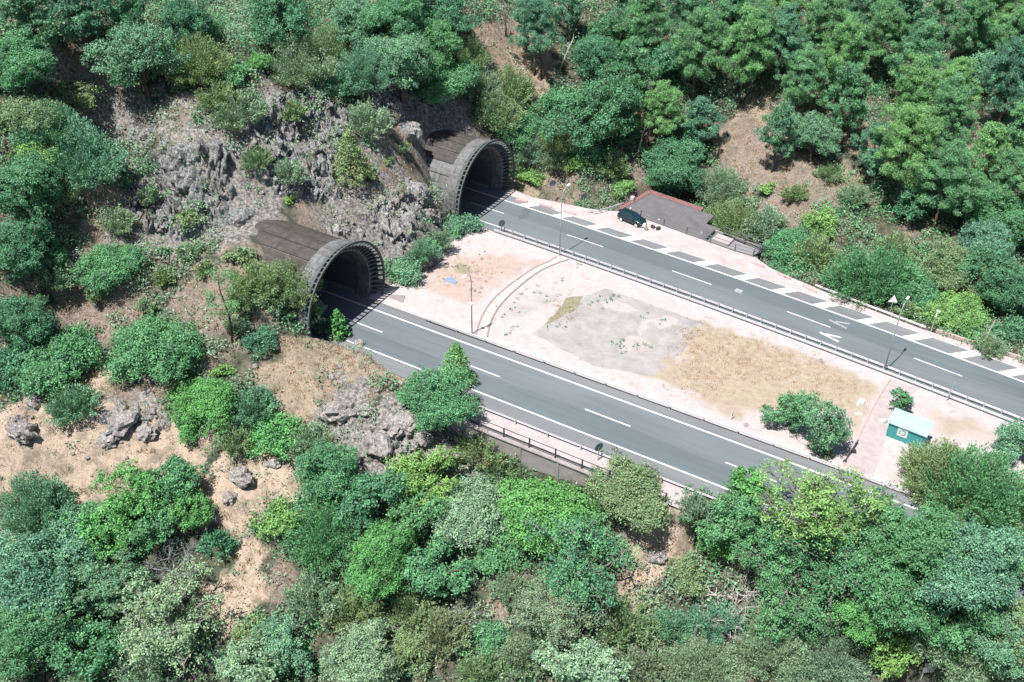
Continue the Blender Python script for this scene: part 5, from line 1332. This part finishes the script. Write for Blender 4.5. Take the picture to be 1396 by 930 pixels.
# bare leaning trunks among the pines
def trunk(px, py, tx, ty, rad, label, mat='bark'):
    p = hit(px, py); h = 1.0
    best = min(np.arange(2, 16, .25), key=lambda q: abs(proj_y(p+np.array([0, 0, q]))-ty)); top = p+np.array([0, 0, best])
    dx = (tx-proj_x(top))*depth(top)/CF; L = np.array([dx*math.cos(-CY)*1.0, dx*math.sin(-CY)*-1.0, best])
    L = np.array([Rv[0]*dx, Rv[1]*dx, best])
    o = empty('bare_tree', p, label, 'bare tree', 'bare trunks on the hillside'); m = MB()
    m.tube([(0, 0, -.3), L*.35+np.array([.1, 0, 0]), L*.7, L], [rad, rad*.8, rad*.6, rad*.3], 7).build('trunk', M[mat], o, smooth=True)
    b = MB()
    for k in range(9):
        f = rng.uniform(.45, .98); d = unit(rng.normal(size=(1, 3)))[0]; d[2] = abs(d[2])*.5
        b.tube([L*f, L*f+d*.7, L*f+d*1.5+np.array([0, 0, .2])], [rad*.32, rad*.2, rad*.08], 4, False)
    b.build('branches', M[mat], o)
def proj_y(P): D = P-CO; return 465-CF*(D@Uv)/(D@Fv)
def proj_x(P): D = P-CO; return 698+CF*(D@Rv)/(D@Fv)
trunk(738, 108, 736, 62, .22, 'dark straight trunk under the lone pine by the straw clearing')
trunk(762, 95, 782, 52, .16, 'pale thin trunk leaning right below the top edge, right of the lone pine', 'dead')
trunk(768, 60, 800, 8, .14, 'dark thin trunk leaning right at the top edge, beside the thin bluish pine')
trunk(690, 50, 686, 8, .20, 'grey trunk in the straw clearing at the top', 'barkg')
trunk(866, 218, 880, 170, .22, 'grey trunk standing right of the big dark oak', 'barkg')
trunk(900, 195, 920, 150, .22, 'dark trunk leaning right behind the dark oak of the grey roof')
trunk(876, 215, 886, 180, .2, 'dark trunk next to the grey one right of the big dark oak')
trunk(1310, 188, 1318, 150, .18, 'forked dark trunk in the pale gap of the right wood')
trunk(1135, 165, 1137, 130, .18, 'dark trunk at the upper border of the bare slope')
trunk(1190, 228, 1193, 195, .2, 'dark trunk in front of the deep shade under the large pines')
trunk(80, 915, 82, 880, .28, 'pale grey trunk at the bottom left under the green trees', 'dead')

# ------------------------------------------------------------------ uncounted low growth
def scatter(n, fn, seed):
    r = np.random.default_rng(seed); X = r.uniform(-150, 20, n); Y = r.uniform(28, 205, n)
    sd = poly_sd(X, Y, PLAT); ok = (sd < -.5)
    for t in TUN.values():
        u, v = tloc(t, X, Y); ok &= ~((u < 1) & (u > -14) & (np.abs(v) < 7.6))
    ok &= poly_sd(X, Y, SHED_PIT) < -.3
    X, Y = X[ok], Y[ok]; i = np.clip(np.searchsorted(GX, X), 0, len(GX)-1); j = np.clip(np.searchsorted(GY, Y), 0, len(GY)-1)
    w = fn(X, Y, {k: ZN[k][j, i] for k in ZN}); k = r.random(len(X)) < w
    X, Y = X[k], Y[k]; return np.stack([X, Y, terr_fast(X, Y)], -1), r
def lowgrowth(name, label, P, r, per, rad, h, L, Wd, mat, upright, cat):
    n = len(P); s = r.uniform(.5, 1.35, n)[:, None, None]
    q = r.normal(size=(n, per, 3))*np.array([rad*.55, rad*.55, 0]); q[..., 2] = np.abs(r.normal(size=(n, per)))*h*.5+.05
    C = (P[:, None]+q*s).reshape(-1, 3); N_ = n*per
    if upright:
        nn = unit(r.normal(size=(N_, 3))*np.array([1, 1, .25])); up = np.tile(np.array([[0, 0, 2.2]]), (N_, 1))
    else: nn = unit(r.normal(size=(N_, 3))+np.array([0, 0, .7])); up = None
    t = np.repeat(r.normal(.5, .2, n), per)+r.normal(0, .12, N_)
    o = mk(name, leafmesh(name, [quads(C, nn, L, Wd, up, t)]), None, mat); setp(o, label, cat, None, 'stuff')
P, r = scatter(62000, lambda X, Y, Z: np.clip(.35+.65*Z['straw']+.25*Z['pale']+.4*Z['soil']-.4*Z['rock'], 0, 1)*(fbm(X*.12, Y*.12, s=61)*1.4), 1)
lowgrowth('dry_grass', 'tufts of dry straw coloured grass on the slopes', P, r, 13, .42, .38, .40, .075, LEAF['straw'], True, 'dry grass')
P, r = scatter(21000, lambda X, Y, Z: np.clip(.78-.55*Z['straw']-.50*Z['soil']-.72*Z['pale']-.34*Z['rock'], 0.08, 1)*sstep(.28, .55, fbm(X*.10+7, Y*.10, s=62)), 2)
lowgrowth('low_scrub', 'low grey green scrub covering the ground between the trees', P, r, 26, .8, .9, .34, .16, LEAF['grey'], False, 'scrub')
P, r = scatter(12000, lambda X, Y, Z: np.clip(.65-.6*Z['straw']-.8*Z['soil']-.95*Z['pale']-.6*Z['rock'], 0.0, 1)*sstep(.36, .58, fbm(X*.13, Y*.13+9, s=63)), 3)
lowgrowth('green_undergrowth', 'green leafy undergrowth in the damp hollows between the trees', P, r, 26, .9, 1.1, .34, .20, LEAF['green'], False, 'undergrowth')
P, r = scatter(6500, lambda X, Y, Z: np.clip(.85-.75*Z['straw']-.85*Z['soil']-Z['pale']-.6*Z['rock'], 0, 1)*sstep(.25, .5, fbm(X*.11+3, Y*.11, s=64)), 5)
lowgrowth('scrub_thicket', 'grey olive scrub thicket filling the gaps between the trees', P, r, 130, 1.5, 1.7, .36, .15, LEAF['grey'], False, 'thicket')
P, r = scatter(4200, lambda X, Y, Z: np.clip(.80-.75*Z['straw']-.9*Z['soil']-Z['pale']-.8*Z['rock'], 0, 1)*sstep(.34, .58, fbm(X*.10+3, Y*.10+17, s=65)), 6)
lowgrowth('green_thicket', 'green bushy thicket filling the hollows between the trees', P, r, 130, 1.5, 1.9, .33, .19, LEAF['green'], False, 'thicket')
def weeds():
    r = np.random.default_rng(9); L = []
    for px, py, n, sp in [(822,409,7,9),(838,404,6,7),(845,468,7,6),(852,476,5,6),(870,474,5,8),(905,437,4,4),(887,473,3,4),(880,432,3,6),(690,420,8,12),(700,445,6,10),(745,398,6,14),(720,400,5,10),(785,360,4,8),(660,352,4,8),(630,362,5,9),(650,395,4,8),(760,445,4,8)]:
        for _ in range(n):
            p = mid_px(px+r.normal()*sp, py+r.normal()*sp*.55); L.append(p)
    lowgrowth('dark_weeds', 'dark low weeds in the cracks of the old paved ground', np.array(L), r, 14, .26, .16, .17, .09, LEAF['dark'], False, 'weeds')
    L = []
    for px, py, n, sx_, sy_ in [(1060,500,230,55,18),(1000,480,150,40,18),(955,520,70,25,14),(945,460,80,14,12),(1130,530,60,30,12),(640,370,80,30,12),(770,422,70,12,12)]:
        for _ in range(n):
            p = mid_px(px+r.normal()*sx_, py+r.normal()*sy_)
            if 88.5 < p[1] < fc(p[0])-6.2: L.append(p)
    lowgrowth('dry_lawn', 'thin dry yellow grass on the gravel strip between the roads', np.array(L), r, 14, .42, .12, .22, .05, LEAF['straw'], True, 'dry grass')
weeds()
def twigs():
    P, r = scatter(8000, lambda X, Y, Z: np.clip(.25+.5*Z['soil']+.4*Z['pale']+.4*Z['straw']+.35*Z['rock'], 0, 1)*.8, 8)
    lowgrowth('dry_twigs', 'dry grey twiggy scrub dotted over the bare slopes', P, r, 22, .55, .6, .42, .06, LEAF['dry'], True, 'dry scrub')
twigs()
def far_wood():
    r = np.random.default_rng(12); X = r.uniform(-270, 90, 5200); Y = r.uniform(-10, 320, 5200); Z = terr_fast(X, Y)
    P = np.stack([X, Y, Z], -1); D = P-CO; d = D@Fv; px = 698+CF*(D@Rv)/d; py = 465-CF*(D@Uv)/d
    out = (d < 5) | (px < -70) | (px > 1466) | (py < -50) | (py > 1010); road = (poly_sd(X, Y, PLAT) > -3.5)
    P = P[out & ~road & (np.hypot(X, Y) > 25)][:1900]
    lowgrowth('surrounding_wood', 'green wood covering the hills around the road', P, r, 190, 2.6, 4.6, .62, .34, LEAF['green'], False, 'wood')
far_wood()
def gravel():
    P, r = scatter(12000, lambda X, Y, Z: np.clip(.06+.5*Z['rock']+.12*Z['pale']+.1*Z['soil'], 0, 1), 4)
    n = len(P); s = r.gamma(2.0, .09, (n, 1, 1))+.06
    B = np.array([[1, 0, 0], [-1, 0, 0], [0, 1, 0], [0, -1, 0], [0, 0, .7], [0, 0, -.7]])
    V = (P[:, None]+(B[None]*r.uniform(.6, 1.2, (n, 6, 3)))*s).reshape(-1, 3)
    T = np.array([[0, 2, 4], [2, 1, 4], [1, 3, 4], [3, 0, 4], [2, 0, 5], [1, 2, 5], [3, 1, 5], [0, 3, 5]])
    F = (T[None]+np.arange(n)[:, None, None]*6).reshape(-1, 3)
    o = mk('loose_stones', npmesh('loose_stones', V, F), None, M['boulder']); setp(o, 'loose grey stones strewn over rocky ground', 'stones', None, 'stuff')
gravel()
# ------------------------------------------------------------------ camera, sun, sky
cd = bpy.data.cameras.new('camera'); cam = bpy.data.objects.new('camera', cd); COL.objects.link(cam)
cd.sensor_width = 36; cd.lens = 36*CF/1396; cd.clip_end = 5000; cd.clip_start = 1
cam.matrix_world = Matrix(((Rv[0], Uv[0], -Fv[0], CO[0]), (Rv[1], Uv[1], -Fv[1], CO[1]), (Rv[2], Uv[2], -Fv[2], CO[2]), (0, 0, 0, 1)))
bpy.context.scene.camera = cam
SD = np.array([-.9, -4.0, 9.6]); SD /= np.linalg.norm(SD)
sl = bpy.data.lights.new('sun', 'SUN'); so = bpy.data.objects.new('sun', sl); COL.objects.link(so)
sl.energy = 5.0; sl.angle = R_(.55); sl.color = (1.0, .955, .90)
so.rotation_euler = Vector(SD).to_track_quat('Z', 'Y').to_euler(); so.location = (0, 0, 120)
wd = bpy.data.worlds.new('World'); bpy.context.scene.world = wd; wd.use_nodes = True; nt = wd.node_tree
sk = nt.nodes.new('ShaderNodeTexSky'); sk.sky_type = 'NISHITA'; sk.sun_disc = False
sk.sun_elevation = math.asin(SD[2]); sk.sun_rotation = math.atan2(SD[0], SD[1]); sk.altitude = 200; sk.dust_density = 1.0
bg = nt.nodes['Background']; nt.links.new(sk.outputs[0], bg.inputs[0]); bg.inputs[1].default_value = .055
sc = bpy.context.scene; sc.render.engine = 'CYCLES'
sc.view_settings.view_transform = 'Standard'; sc.view_settings.look = 'None'; sc.view_settings.exposure = .76; sc.view_settings.gamma = 1; sc.view_settings.use_curve_mapping = False
sc.cycles.max_bounces = 6; sc.cycles.diffuse_bounces = 3; sc.cycles.transparent_max_bounces = 4
sc.render.resolution_x = 1024; sc.render.resolution_y = 682
